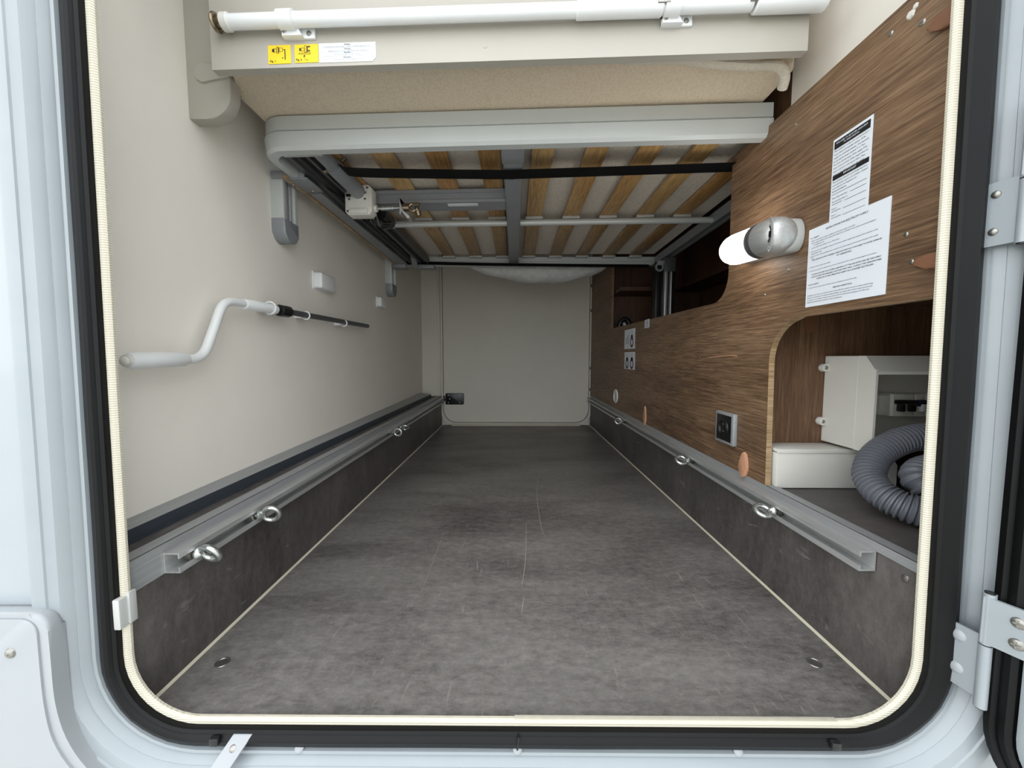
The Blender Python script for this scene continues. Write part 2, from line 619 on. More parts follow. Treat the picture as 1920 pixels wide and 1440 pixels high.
# oak panel with its two cut-outs: lift opening (far, upper) and locker niche (near, lower)
def arc(cy, cz, r, a0, a1, n=8):
    return [(cy + r * cos(a0 + (a1 - a0) * i / n), cz + r * sin(a0 + (a1 - a0) * i / n)) for i in range(n + 1)]
outline = [(0.476, 0.975), (0.476, 0.565), (0.732, 0.565)]
outline += arc(0.732, 0.480, 0.082, pi / 2, 0, 10)[1:]
outline += [(0.808, 0.213), (2.742, 0.213), (2.742, 1.2), (2.155, 1.2), (2.155, 0.645), (1.05, 0.633)]
outline += arc(1.05, 0.70, 0.067, -pi / 2, -pi, 8)
outline += [(0.985, 0.975)]
b = B()
b.mi = 0
b.prism(outline, 'x', RX, RX + 0.012)
b.bm.normal_update()
for f in b.bm.faces:
    if abs(f.normal.x) < 0.5 and f.calc_center_median().y < 1.9:
        f.material_index = 1
oak = struct(b.build('wall_right', ['oak', 'ply'], smooth=False), 'brown oak-look panel with a lift opening and a locker niche')
for (y, z, r) in [(0.543, 0.657, 0.0035), (0.585, 0.949, 0.004), (0.541, 0.928, 0.0045), (0.769, 0.931, 0.0028), (0.768, 0.659, 0.0028),
                  (0.533, 0.618, 0.0035), (0.838, 0.622, 0.0026), (1.03, 0.486, 0.003), (1.115, 0.488, 0.0026)]:
    b = B(); b.dome((RX, y, z), (-1, 0, 0), r, r * 0.45, 12, 2)
    b.box(RX - r * 0.5, RX - r * 0.40, y - r * 0.5, y + r * 0.5, z - r * 0.12, z + r * 0.12)
    b.build('screw', 'steel', oak)
b = B()   # torn plug left by a removed fitting, and a pale repair smear in the film
b.dome((RX, 0.557, 0.951), (-1, 0, 0), 0.006, 0.003, 7, 2); b.dome((RX, 0.551, 0.957), (-1, 0, 0), 0.004, 0.002, 6, 2)
b.build('torn_plug', 'offwhite', oak)
b = B(); b.tube(smooth_path([(RX, 1.07, 0.487), (RX - 0.0006, 1.02, 0.490), (RX - 0.0004, 0.96, 0.493), (RX, 0.93, 0.491)]), 0.0012, 6)
b.build('repair_seam', 'tan', oak)

# dark side boards with ledges
b = B()
b.prism([(-0.517, 0.0), (-0.517, LEDGE), (-0.66, LEDGE), (-0.66, 0.0)], 'y', 0.488, 2.70, 0.0008)
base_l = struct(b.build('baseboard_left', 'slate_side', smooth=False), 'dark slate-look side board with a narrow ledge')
b = B()
b.box(0.537, 0.553, 0.488, 2.74, 0.0, LEDGE - 0.004)
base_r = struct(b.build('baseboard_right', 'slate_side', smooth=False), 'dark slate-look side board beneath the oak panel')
b = B(); b.box(0.5535, 1.06, 0.488, 0.99, LEDGE - 0.02, LEDGE - 0.003); b.build('locker_shelf', 'slate_side', base_r)
b = B(); b.dome((0.537, 0.512, 0.186), (-1, 0, 0), 0.0055, 0.0025, 14, 3); b.box(0.5335, 0.535, 0.5105, 0.5135, 0.183, 0.189)
b.build('screw', 'steel', base_r)

# trims
b = B(); b.prism([(-0.517, 0.0), (-0.5135, 0.0), (-0.517, 0.0035)], 'y', 0.50, 2.72); struct(b.build('trim_1', 'sealant'), 'cream sealant bead along the floor edge by the pale wall')
b = B(); b.prism([(0.537, 0.0), (0.5335, 0.0), (0.537, 0.0035)], 'y', 0.50, 2.735); struct(b.build('trim_2', 'sealant'), 'cream sealant bead along the floor edge by the oak panel')
b = B()
b.mi = 0
b.prism([(-0.575, LEDGE + 0.002), (-0.572, LEDGE + 0.002), (-0.5725, 0.2335), (-0.575, 0.2335)], 'y', 0.484, 2.62)
b.mi = 1
b.bm.verts.ensure_lookup_table()
v = [b.bm.verts.new(p) for p in [(-0.5728, 0.484, 0.2336), (-0.5728, 2.62, 0.2336), (wl(2.62) - 0.004, 2.62, 0.2445), (wl(0.484) - 0.004, 0.484, 0.2405)]]
w = [b.bm.verts.new(p.co - Vector((0, 0, 0.004))) for p in v]
fs = [b.bm.faces.new(v), b.bm.faces.new(list(reversed(w)))] + [b.bm.faces.new((v[i], w[i], w[(i + 1) % 4], v[(i + 1) % 4])) for i in range(4)]
b._mark(fs)
b.mi = 0
b.box(-0.572, -0.566, 0.484, 2.62, LEDGE, LEDGE + 0.003)
struct(b.build('trim_3', ['blue', 'anod'], smooth=False), 'dark blue grey skirting profile with a grey top')
b = B()
b.box(-0.5168, -0.5148, 0.488, 2.69, 0.172, LEDGE + 0.0025).box(-0.5395, -0.5149, 0.488, 2.69, LEDGE + 0.0004, LEDGE + 0.0025)
struct(b.build('trim_4', 'anod', smooth=False), 'silver angle capping the dark board by the pale wall')
b = B()
b.box(0.5348, 0.5368, 0.488, 2.735, 0.203, LEDGE + 0.0025).box(0.5349, 0.5345 + 0.022, 0.488, 0.806, LEDGE - 0.0020, LEDGE + 0.0025)
struct(b.build('trim_5', 'anod', smooth=False), 'silver angle capping the dark board by the locker niche')

# locker niche and the space behind the lift opening
b = B()
b.box(0.5515, 1.06, 0.862, 0.878, LEDGE, 0.62, 0.0005)
wall_niche = struct(b.build('wall_niche', 'oak_up', smooth=False), 'oak-look partition behind the fuse box')
b = B(); b.box(0.552, 1.06, 0.478, 0.985, 0.60, 0.616); b.build('niche_top', 'oak_up', wall_niche)
b = B(); b.box(1.036, 1.048, 0.70, 0.8615, LEDGE, 0.60); b.build('side_panel', 'oak_up', wall_niche)
b = B(); b.prism(rnd_rect(0.640, 0.667, 0.545, 0.60, 0.012, 5, (1, 1, 0, 0)), 'y', 0.8585, 0.8618); b.build('cover_cap', 'brown', wall_niche)
for z in (0.238, 0.36):
    b = B(); b.dome((0.5535, 0.857, z), (0.3, -1, 0), 0.0045, 0.003, 10, 2); b.build('screw', 'steel', wall_niche)
b = B()
b.box(0.552, 1.06, 0.99, 2.27, 0.56, 0.575)
wb = struct(b.build('floor_locker', 'oak_dark', smooth=False))
b = B(); b.box(0.552, 1.06, 2.25, 2.27, 0.575, 1.64); struct(b.build('wall_locker', 'oak_dark', smooth=False), 'dark brown partition behind the lift opening')
b = B(); b.box(0.552, 0.80, 2.05, 2.249, 0.836, 0.856, 0.001)
tag(b.build('locker_shelf', 'oak_dark', smooth=False, origin=(0.676, 2.15, 0.836)), 'dark brown shelf board inside the lift opening', 'shelf')
b = B(); b.box(0.90, 1.059, 1.0, 2.248, 0.86, 0.876); b.box(0.96, 1.059, 1.0, 2.248, 0.876, 1.2)
tag(b.build('lift_box_casing', 'oak_dark', smooth=False, origin=(1.0, 1.6, 0.86)), 'dark brown boxed casing deep behind the silver lift post', 'casing')

# ------------------------------------------------------------------ door opening: rounded path, swept profiles
NZ0, NZ1, NR = 0.011, 1.42, 0.088
def opening(n=10):
    """(point, outward normal, side) around the opening, seen from the front; sides lean a little"""
    raw = rnd_rect(-0.505, 0.520, NZ0, NZ1, NR, n)
    pts = []
    k = len(raw)
    # add points along the straights
    out = []
    for i in range(k):
        p, q = raw[i], raw[(i + 1) % k]
        out.append(p)
        L = math.hypot(q[0] - p[0], q[1] - p[1])
        m = int(L / 0.08)
        for j in range(1, m):
            out.append((p[0] + (q[0] - p[0]) * j / m, p[1] + (q[1] - p[1]) * j / m))
    k = len(out)
    res = []
    for i in range(k):
        p, q = out[i - 1], out[(i + 1) % k]
        t = Vector((q[0] - p[0], q[1] - p[1])).normalized()
        nrm = Vector((t.y, -t.x))
        x, z = out[i]
        lean = 1 - 0.030 * (z - 0.15)
        res.append((x * lean, z, nrm))
    return res
OPEN = opening()

def sweep(profile, name, mat, rshift=0.0, wob=0.0, shiftfrom=0.0):
    """profile: closed list of (s outward, y); rshift moves points beyond shiftfrom outward on the hinge side"""
    b = B()
    rows = []
    for i, (x, z, nr) in enumerate(OPEN):
        side = min(1, max(0, (nr.x + 0.1) / 1.1))
        row = []
        for (s, y) in profile:
            ss = s + (rshift * side if s > shiftfrom else 0) + wob * sin(i * 1.7) * (1 if s > 0.012 else 0.3)
            row.append(b.bm.verts.new((x + nr.x * ss, y, z + nr.y * ss)))
        rows.append(row)
    fs = []
    n, m = len(rows), len(profile)
    for i in range(n):
        for j in range(m):
            fs.append(b.bm.faces.new((rows[i][j], rows[(i + 1) % n][j], rows[(i + 1) % n][(j + 1) % m], rows[i][(j + 1) % m])))
    b._mark(fs)
    return b.build(name, mat, sharp=28)

liner = struct(sweep([(0.0004, 0.4765), (-0.0006, 0.4780), (-0.0003, 0.4812), (0.002, 0.4825), (0.0090, 0.4825), (0.0090, 0.4755), (0.0068, 0.4745), (0.0022, 0.4748)], 'trim_6', 'liner', 0.003, shiftfrom=0.005), 'cream ribbed edge trim around the door opening')
b = B(); b.box(-0.5135, -0.5045, 0.4655, 0.484, 0.140, 0.180, 0.0015); b.box(-0.5065, -0.5015, 0.476, 0.486, 0.142, 0.184, 0.001)
b.build('retaining_clip', 'grey_pl', liner)
b = B(); b.box(0.0, 0.425, 0.4758, 0.4822, 0.0110, 0.0122, 0.0004); b.build('overlap_strip', 'liner', liner)
seal = struct(sweep([(0.0092, 0.484), (0.0075, 0.4750), (0.0085, 0.4680), (0.0120, 0.4660), (0.0135, 0.4680), (0.0165, 0.4640), (0.0205, 0.4625), (0.0245, 0.4650), (0.0300, 0.4670), (0.0340, 0.4710), (0.0335, 0.484)], 'trim_7', 'rubber', 0.011, 0.0004, 0.0135), 'black rubber bulb seal around the door opening')
for x in (-0.388, 0.411):
    b = B(); b.box(x - 0.006, x + 0.006, 0.458, 0.466, -0.012, -0.001, 0.002); b.build('drain_slot', 'black', seal)
b = B(); b.box(0.004, 0.0065, 0.4605, 0.475, -0.016, 0.002, 0.0008, mat=Matrix.Rotation(0.1, 4, 'Y')); b.build('seal_joint', 'black', seal)
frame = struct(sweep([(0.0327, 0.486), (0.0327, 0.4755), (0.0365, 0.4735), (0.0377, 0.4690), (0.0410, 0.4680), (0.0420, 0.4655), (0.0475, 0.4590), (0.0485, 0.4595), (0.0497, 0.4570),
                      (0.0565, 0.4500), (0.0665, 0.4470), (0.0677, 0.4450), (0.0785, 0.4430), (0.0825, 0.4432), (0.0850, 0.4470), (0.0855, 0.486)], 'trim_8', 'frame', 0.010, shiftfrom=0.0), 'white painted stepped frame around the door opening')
FY = lambda s: 0.4690 + (s - 0.0377) * (0.4500 - 0.4690) / (0.0188)
for x in (-0.284, 0.004, 0.293):
    z = -0.0245
    b = B(); b.dome((x, FY(NZ0 - z) - 0.0008, z), (0, -0.75, 0.6), 0.0062, 0.0022, 18, 3); b.build('plug', 'skirt', frame)

# body skin with the opening cut out
b = B()
n = len(OPEN)
rim, rim2, outer = [], [], []
for (x, z, nr) in OPEN:
    rim.append((x + nr.x * 0.070, z + nr.y * 0.070))
OX0, OX1, OZ0, OZ1 = -1.5, 1.5, -0.32, 1.85
def to_rect(px, pz):
    cx, cz = 0.0, 0.6
    dx, dz = px - cx, pz - cz
    ts = []
    if dx > 1e-6: ts.append((OX1 - cx) / dx)
    if dx < -1e-6: ts.append((OX0 - cx) / dx)
    if dz > 1e-6: ts.append((OZ1 - cz) / dz)
    if dz < -1e-6: ts.append((OZ0 - cz) / dz)
    t = min(ts)
    return (cx + dx * t, cz + dz * t)
for (ya, yb) in [(0.452, 0.486)]:
    A = [b.bm.verts.new((p[0], ya, p[1])) for p in rim]
    C_ = [b.bm.verts.new((to_rect(*p)[0], ya, to_rect(*p)[1])) for p in rim]
    A2 = [b.bm.verts.new((p[0], yb, p[1])) for p in rim]
    C2 = [b.bm.verts.new((to_rect(*p)[0], yb, to_rect(*p)[1])) for p in rim]
    fs = []
    for i in range(n):
        j = (i + 1) % n
        fs += [b.bm.faces.new((A[i], A[j], C_[j], C_[i])), b.bm.faces.new((A2[i], C2[i], C2[j], A2[j])), b.bm.faces.new((A[i], A2[i], A2[j], A[j])), b.bm.faces.new((C_[i], C_[j], C2[j], C2[i]))]
    b._mark(fs)
    for f in fs[1::4]: f.material_index = 1
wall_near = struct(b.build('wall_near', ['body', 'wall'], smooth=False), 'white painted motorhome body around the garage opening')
b = B(); b.box(-1.4, -0.578, 0.4495, 0.453, 0.172, 0.1735); b.build('panel_seam', 'grey_pl', wall_near)
# hull behind the skin so no daylight leaks in
b = B(); b.box(-1.5, 1.5, 0.486, 2.95, -0.12, -0.05); struct(b.build('floor_chassis', 'grey_dark'))
b = B(); b.box(-40, 40, -60, 60, -0.62, -0.60); struct(b.build('ground', 'tarmac'), 'pale paving outside')

# lower skirt end cap
b = B()
pts = [(-0.86, 0.184)] + [(-0.580 + 0.022 * cos(a), 0.162 + 0.022 * sin(a)) for a in [pi / 2 - i * pi / 12 for i in range(7)]] + [(v.x, v.y) for v in smooth_path([(-0.558, 0.12, 0), (-0.557, 0.07, 0), (-0.547, 0.025, 0), (-0.524, -0.015, 0), (-0.48, -0.055, 0), (-0.45, -0.075, 0)], 4)] + [(-0.86, -0.075)]
b.prism(pts, 'y', 0.434, 0.4515, 0.005, 3)
sk = tag(b.build('body_skirt', 'skirt', origin=(-0.65, 0.44, -0.07)), 'white plastic body skirt end with a screw, below the panel seam', 'body panel')
b = B(); b.prism([(-0.86, 0.178)] + [(-0.587 + 0.018 * cos(a), 0.160 + 0.018 * sin(a)) for a in [pi / 2 - i * pi / 12 for i in range(7)]] + [(v.x, v.y) for v in smooth_path([(-0.569, 0.12, 0), (-0.568, 0.07, 0), (-0.561, 0.025, 0), (-0.540, -0.015, 0), (-0.50, -0.06, 0)], 4)] + [(-0.86, -0.06)], 'y', 0.4315, 0.4345, 0.0014, 3); b.build('raised_panel', 'skirt', sk)
b = B(); b.dome((-0.602, 0.4313, 0.137), (0, -1, 0), 0.0062, 0.0035, 16, 3); b.box(-0.6035, -0.6005, 0.4272, 0.429, 0.1362, 0.1378); b.build('screw', 'steel', sk)
b = B()
mt = Matrix.Translation((-0.3635, 0.4580, -0.0170)) @ Matrix.Rotation(radians(-42), 4, 'X')
b.prism([(-0.021, -0.018), (0.004, -0.018), (0.023, 0.022), (-0.002, 0.022)], 'y', -0.003, 0.0, 0.001, 2)
for v in b.bm.verts: v.co = mt @ v.co
rc = tag(b.build('fixing_clip', 'skirt', origin=(-0.3635, 0.458, -0.02)), 'white plastic clip screwed to the frame below the black seal', 'clip')
b = B(); b.dome((0.001, -0.0028, 0.003), (0, -1, 0), 0.0045, 0.0015, 14, 2)
for v in b.bm.verts: v.co = mt @ v.co
b.build('screw', 'steel', rc)

# ------------------------------------------------------------------ open door and its hinges
DH = Vector((0.5655, 0.4400, 0.0))
PHI = radians(114)
du = Vector((sin(PHI - pi / 2), -cos(PHI - pi / 2), 0)).normalized()
dn = Vector((-du.y * -1, du.x * -1, 0))
dn = Vector((du.y, -du.x, 0))          # inside face normal, towards the opening
if dn.x > 0: dn = -dn
def D(r, z, w=0.0):
    return DH + du * r + dn * w + Vector((0, 0, z))
def door_sweep(profile, name, mat, parent=None):
    path = rnd_rect(0.0, 1.06, -0.045, 1.45, 0.10, 10)
    bb = B()
    rows = []
    k = len(path)
    for i in range(k):
        p, q = path[i - 1], path[(i + 1) % k]
        t = Vector((q[0] - p[0], q[1] - p[1])).normalized()
        nr = (-t.y, t.x)
        rows.append([bb.bm.verts.new(D(path[i][0] + nr[0] * s, path[i][1] + nr[1] * s, w)) for (s, w) in profile])
    fs = []
    m = len(profile)
    for i in range(k):
        for j in range(m):
            fs.append(bb.bm.faces.new((rows[i][j], rows[(i + 1) % k][j], rows[(i + 1) % k][(j + 1) % m], rows[i][(j + 1) % m])))
    bb._mark(fs)
    return bb.build(name, mat, parent, sharp=30)
# leaf
b = B()
path = rnd_rect(0.004, 1.056, -0.041, 1.446, 0.10, 10)
va = [b.bm.verts.new(D(p[0], p[1], -0.034)) for p in path]
vb = [b.bm.verts.new(D(p[0], p[1], -0.004)) for p in path]
fs = [b.bm.faces.new(va), b.bm.faces.new(list(reversed(vb)))] + [b.bm.faces.new((va[i], vb[i], vb[(i + 1) % len(path)], va[(i + 1) % len(path)])) for i in range(len(path))]
b._mark(fs)
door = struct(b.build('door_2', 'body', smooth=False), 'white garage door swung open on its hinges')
door_sweep([(0.0, -0.030), (0.001, 0.0), (0.007, 0.004), (0.011, 0.001), (0.014, 0.004), (0.019, 0.006), (0.024, 0.003), (0.027, -0.004), (0.027, -0.030)], 'door_seal', 'rubber', door)
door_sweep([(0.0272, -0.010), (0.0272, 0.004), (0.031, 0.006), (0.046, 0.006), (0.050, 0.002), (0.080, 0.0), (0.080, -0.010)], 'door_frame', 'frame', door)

def hinge(label, z0, z1, zb0, zb1, rivets, kind):
    h = thing('door_hinge', label, 'hinge', (0.556, 0.445, z0), 'hinges of the open door')
    ax = Vector((0.5605, 0.4385, 0))
    # frame leaf, rising from the seal towards the barrel
    p0, p1 = Vector((0.5540, 0.4700, 0)), Vector((0.5600, 0.4440, 0))
    nr = Vector((-(p1 - p0).y * -1, 0, 0))
    t = (p1 - p0).normalized()
    nn = Vector((t.y, -t.x, 0))
    if nn.x > 0: nn = -nn
    b = B()
    q = [(p0, z0), (p1, z0), (p1, z1), (p0, z1)]
    va = [b.bm.verts.new(p + Vector((0, 0, z))) for p, z in q]
    vb = [b.bm.verts.new(p + nn * 0.0028 + Vector((0, 0, z))) for p, z in q]
    fs = [b.bm.faces.new(va), b.bm.faces.new(vb)] + [b.bm.faces.new((va[i], vb[i], vb[(i + 1) % 4], va[(i + 1) % 4])) for i in range(4)]
    b._mark(fs)
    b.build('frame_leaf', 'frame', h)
    for z in rivets:
        c = p0 + (p1 - p0) * 0.36 + nn * 0.0028 + Vector((0, 0, z))
        b = B(); b.dome(c, nn, 0.0072 if kind == 'lower' else 0.0045, 0.0028, 16, 3)
        b.build('rivet_cap', 'skirt' if kind == 'lower' else 'steel', h)
    zm = (zb0 + zb1) / 2 + (0.008 if kind == 'lower' else -0.01)
    for i, (a, c) in enumerate([(zb0, zm - 0.0008), (zm + 0.0008, zb1)]):
        b = B(); b.cyl(ax + Vector((0, 0, a)), ax + Vector((0, 0, c)), 0.0058, 20)
        b.build('barrel', 'frame', h)
    b = B(); b.cyl(ax + Vector((0, 0, zb0 - 0.0015)), ax + Vector((0, 0, zb1 + 0.0015)), 0.0046, 16); b.build('pin', 'black', h)
    # door leaf over the black seal
    b = B()
    a, c = (zm + 0.003, zb1 - 0.004)
    q = [(-0.004, a), (0.036, a), (0.036, c), (-0.004, c)]
    va = [b.bm.verts.new(D(r, z, 0.0068)) for r, z in q]
    vb = [b.bm.verts.new(D(r, z, 0.0108)) for r, z in q]
    fs = [b.bm.faces.new(va), b.bm.faces.new(vb)] + [b.bm.faces.new((va[i], vb[i], vb[(i + 1) % 4], va[(i + 1) % 4])) for i in range(4)]
    b._mark(fs)
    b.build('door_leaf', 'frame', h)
    for z in (a + 0.015, c - 0.016):
        b = B(); b.dome(D(0.023, z, 0.0108), dn, 0.0066, 0.003, 16, 3)
        for k in range(2):
            e = Vector((0, 0, 0.004)) if k else du * 0.004
            g = du * 0.0008 if k else Vector((0, 0, 0.0008))
            o_ = D(0.023, z, 0.0139)
            vs = [b.bm.verts.new(o_ + e + g), b.bm.verts.new(o_ + e - g), b.bm.verts.new(o_ - e - g), b.bm.verts.new(o_ - e + g)]
            b.bm.faces.new(vs)
        b.build('screw', 'steel', h)
hinge('white door hinge low on the frame with two round white caps and two screws', 0.080, 0.158, 0.070, 0.212, (0.144, 0.102), 'lower')
hinge('white door hinge high on the frame with two grey rivets', 0.618, 0.690, 0.616, 0.775, (0.676, 0.634), 'upper')

# ------------------------------------------------------------------ far door
b = B()
b.prism(rnd_rect(-0.503, 0.522, 0.026, 1.25, 0.085, 8), 'y', 2.716, 2.744, 0.003)
d1 = struct(b.build('door_1', 'wallgrey', sharp=20), 'beige garage door at the far end with a black latch')
ins = rnd_rect(-0.506, 0.525, 0.023, 1.3, 0.088, 8, (1, 1, 0, 0)); outs = rnd_rect(-0.522, 0.541, 0.002, 1.32, 0.10, 8, (1, 1, 0, 0))
b = B()
A = [[b.bm.verts.new((p[0], y, p[1])) for p in P] for P, y in ((outs, 2.742), (outs, 2.708), (ins, 2.704), (ins, 2.742))]
k = len(ins)
fs = []
for i in range(k):
    for r in range(3):
        fs.append(b.bm.faces.new((A[r][i], A[r][(i + 1) % k], A[r + 1][(i + 1) % k], A[r + 1][i])))
b._mark(fs); b.build('edge_trim', 'offwhite', d1)
b = B(); b.box(-0.445, 0.462, 2.698, 2.712, 0.0, 0.02, 0.001); b.box(0.0, 0.0015, 2.6975, 2.70, 0.0, 0.02); b.build('threshold_strip', 'liner', d1)
b = B(); b.prism(rnd_rect(-0.490, -0.360, 0.152, 0.233, 0.008, 4), 'y', 2.704, 2.717, 0.002); b.box(-0.506, -0.488, 2.703, 2.716, 0.18, 0.215, 0.002)
lt = b.build('latch', 'black', d1)
for (x, z) in [(-0.47, 0.165), (-0.47, 0.218), (-0.39, 0.165), (-0.39, 0.218), (-0.46, 0.192)]:
    b = B(); b.dome((x, 2.704, z), (0, -1, 0), 0.005, 0.002, 10, 2); b.build('screw', 'steel', lt)
for z in (0.25, 0.40, 0.80, 0.97):
    b = B(); b.box(0.526, 0.5345, 2.70, 2.712, z, z + 0.02, 0.001); b.build('hinge_knuckle', 'grey_dark', d1)

# ------------------------------------------------------------------ lashing rails and eye bolts
def rail(x_in, x_board, y0, y1, label):
    """open C profile; the slot faces the middle of the garage"""
    s = 1 if x_in > x_board else -1
    z0, z1 = 0.173, 0.2035
    t = 0.0024
    X = lambda d: x_board + s * d
    W = abs(x_in - x_board)
    poly = [(X(0), z0), (X(W), z0), (X(W), z0 + 0.0085), (X(W - t), z0 + 0.0085), (X(W - t), z0 + t), (X(t), z0 + t), (X(t), z1 - t), (X(W - t), z1 - t), (X(W - t), z1 - 0.0085), (X(W), z1 - 0.0085), (X(W), z1), (X(0), z1)]
    b = B(); b.prism(poly, 'y', y0, y1)
    return tag(b.build('lashing_rail', 'silver', smooth=False, origin=(x_board, y0, z0)), label, 'rail', 'lashing rails along the floor')
rail(-0.4905, -0.5146, 0.540, 2.66, 'aluminium lashing rail along the foot of the pale wall')
rail(0.5105, 0.5346, 0.553, 2.70, 'aluminium lashing rail along the foot of the oak panel')

def eye_bolt():
    root = thing('eye_bolt', '', 'eye bolt', (0, 0, 0), 'eye bolts on the lashing rails')
    b = B(); b.torus((0.0215, 0, 0), (1, 0, 0), (0, 0, 1), 0.0140, 0.0046, 28, 12); b.build('ring', 'zinc', root, local=True)
    b = B(); b.tube([(0.0005, 0, 0), (0.002, 0, 0), (0.0045, 0, 0), (0.0075, 0, 0), (0.0095, 0, 0)], [0.0098, 0.0105, 0.0105, 0.0075, 0.0050], 20); b.build('collar', 'zinc', root, local=True)
    b = B(); b.cyl((-0.016, 0, 0), (0.001, 0, 0), 0.0042, 12); b.build('shank', 'steel', root, local=True)
    b = B(); b.box(-0.0175, -0.0045, -0.0105, 0.0105, -0.0065, 0.0065, 0.001); b.build('slot_nut', 'steel', root, local=True)
    return root
def dup(root, rename=None):
    r = root.copy(); COL.objects.link(r)
    for ch in list(root.children):
        c = ch.copy(); COL.objects.link(c); c.parent = r
        for g in list(ch.children):
            d = g.copy(); COL.objects.link(d); d.parent = c
    return r
eb0 = eye_bolt()
specs = [(-0.4895, 0.572, 'L', 0.45, -0.15, 'steel eye bolt at the near end of the rail by the pale wall'),
         (-0.4895, 0.712, 'L', 0.30, 0.25, 'steel eye bolt second along the rail by the pale wall'),
         (-0.4895, 1.52, 'L', 0.05, 0.0, 'steel eye bolt just in front of its twin far along the pale wall'),
         (-0.4895, 1.62, 'L', 0.75, 0.1, 'steel eye bolt just behind its twin far along the pale wall'),
         (0.5095, 0.742, 'R', 1.12, 0.1, 'steel eye bolt on the oak panel rail below the locker niche'),
         (0.5095, 1.112, 'R', 0.95, 0.0, 'steel eye bolt on the oak panel rail below the power socket'),
         (0.5095, 1.80, 'R', 0.55, 0.0, 'steel eye bolt on the oak panel rail below the grommet')]
for i, (x, y, side, tilt, yw_, lab) in enumerate(specs):
    o = eb0 if i == 0 else dup(eb0)
    o.location = (x, y, 0.1882)
    o.rotation_mode = 'XYZ'
    o.rotation_euler = (tilt, 0, yw_ if side == 'L' else pi + yw_)
    o['label'] = lab

# ------------------------------------------------------------------ pale wall fittings
def corner(c, r, a0, a1, n=8):
    return [(c[0] + r * cos(a0 + (a1 - a0) * i / n), c[1] + r * sin(a0 + (a1 - a0) * i / n)) for i in range(n + 1)]
# beige bracket the board hangs on
b = B()
poly = [(-0.606, 1.45), (-0.606, 0.930), (-0.575, 0.930)] + corner((-0.571, 0.977), 0.047, -pi / 2, 0, 9) + [(-0.524, 1.45)]
b.prism(poly, 'y', 0.742, 0.768, 0.002)
br = tag(b.build('board_bracket', 'board', origin=(-0.56, 0.76, 0.937)), 'beige upright bracket with a rounded foot, beside the bed board', 'bracket')
b = B()
poly = corner((-0.572, 1.010), 0.017, radians(60), radians(300), 10) + [(-0.525, 1.001), (-0.525, 1.019)]
b.prism(poly, 'y', 0.7385, 0.7425, 0.001); b.build('cover_flap', 'board', br)
# wall guides
def guide(y, top, bot, label, w=0.062):
    x0 = wl(y) - 0.002
    g = thing('bed_guide', label, 'guide rail', (x0, y, bot), 'bed guide rails on the pale wall')
    b = B(); b.box(x0, x0 + 0.010, y + 0.006, y + w - 0.006, bot + 0.045, top, 0.001); b.box(x0, x0 + 0.034, y, y + 0.012, bot + 0.045, top, 0.001)
    b.box(x0, x0 + 0.034, y + w - 0.012, y + w, bot + 0.045, top, 0.001)
    b.build('profile', 'alu_paint', g)
    b = B(); b.box(x0 + 0.020, x0 + 0.030, y + 0.018, y + 0.026, bot + 0.05, top, 0.001); b.build('guide_rod', 'silver', g)
    b = B(); b.box(x0 + 0.020, x0 + 0.030, y + 0.036, y + 0.044, bot + 0.05, top, 0.001); b.build('guide_rod', 'silver', g)
    b = B()
    poly = [(y - 0.001, bot + 0.047), (y - 0.001, bot + 0.018)] + corner((y + w / 2, bot + 0.022), w / 2, pi * 1.12, pi * 1.88, 6) + [(y + w + 0.001, bot + 0.018), (y + w + 0.001, bot + 0.047)]
    b.prism(poly, 'x', x0, x0 + 0.036, 0.003); b.build('end_cap', 'grey_paint', g)
guide(0.985, 1.10, 0.790, 'silver bed guide rail on the pale wall under the bed corner')
guide(1.90, 1.06, 0.800, 'silver bed guide rail on the pale wall at the far bed end', 0.07)
# two covers
def cover(y, z, sz, dpt, label):
    x0 = wl(y + sz / 2) - 0.002
    b = B(); b.box(x0, x0 + dpt, y, y + sz, z, z + sz * 0.50, 0.006, 3)
    o = tag(b.build('plastic_cover', 'white_pl', origin=(x0, y + sz / 2, z)), label, 'cover', 'square covers on the pale wall')
    b = B(); b.box(x0 - 0.001, x0 + 0.006, y - 0.004, y + sz + 0.004, z - 0.004, z + sz * 0.50 + 0.004, 0.003); b.build('base_plate', 'white_pl', o)
cover(1.185, 0.700, 0.095, 0.030, 'small square white plastic cover on the pale wall above the crank')
cover(1.76, 0.718, 0.085, 0.026, 'small square white plastic cover on the pale wall below the far bed guide')
# crank handle
ck = thing('crank_handle', 'white cranked winding handle with a grey shaft clipped to the pale wall', 'crank handle', (-0.575, 0.9, 0.484))
cx = -0.572
def P2(y, z): return (cx - 0.02 * (y - 0.56), y, z)
b = B(); b.tube([P2(0.566, 0.484), P2(0.570, 0.484), P2(0.664, 0.486), P2(0.668, 0.486)], [0.0105, 0.0125, 0.0125, 0.0105], 20); gr = b.build('grip', 'white_pl', ck)
b = B(); b.cyl(P2(0.561, 0.484), P2(0.567, 0.484), 0.0085, 16); b.dome(P2(0.562, 0.484), (0, -1, 0), 0.0075, 0.005, 14, 3); b.build('grip_cap', 'offwhite', gr)
b = B(); b.tube(smooth_path([P2(0.66, 0.486), P2(0.69, 0.487), P2(0.712, 0.500), P2(0.735, 0.540), P2(0.757, 0.582), P2(0.775, 0.598), P2(0.80, 0.602), P2(0.84, 0.603)], 8), 0.0082, 16); b.build('cranked_arm', 'white_pl', ck)
b = B(); b.tube([P2(0.825, 0.602), P2(0.828, 0.602), P2(0.935, 0.604), P2(0.938, 0.604)], [0.0095, 0.0115, 0.0115, 0.0085], 20); b.build('sleeve', 'white_pl', ck)
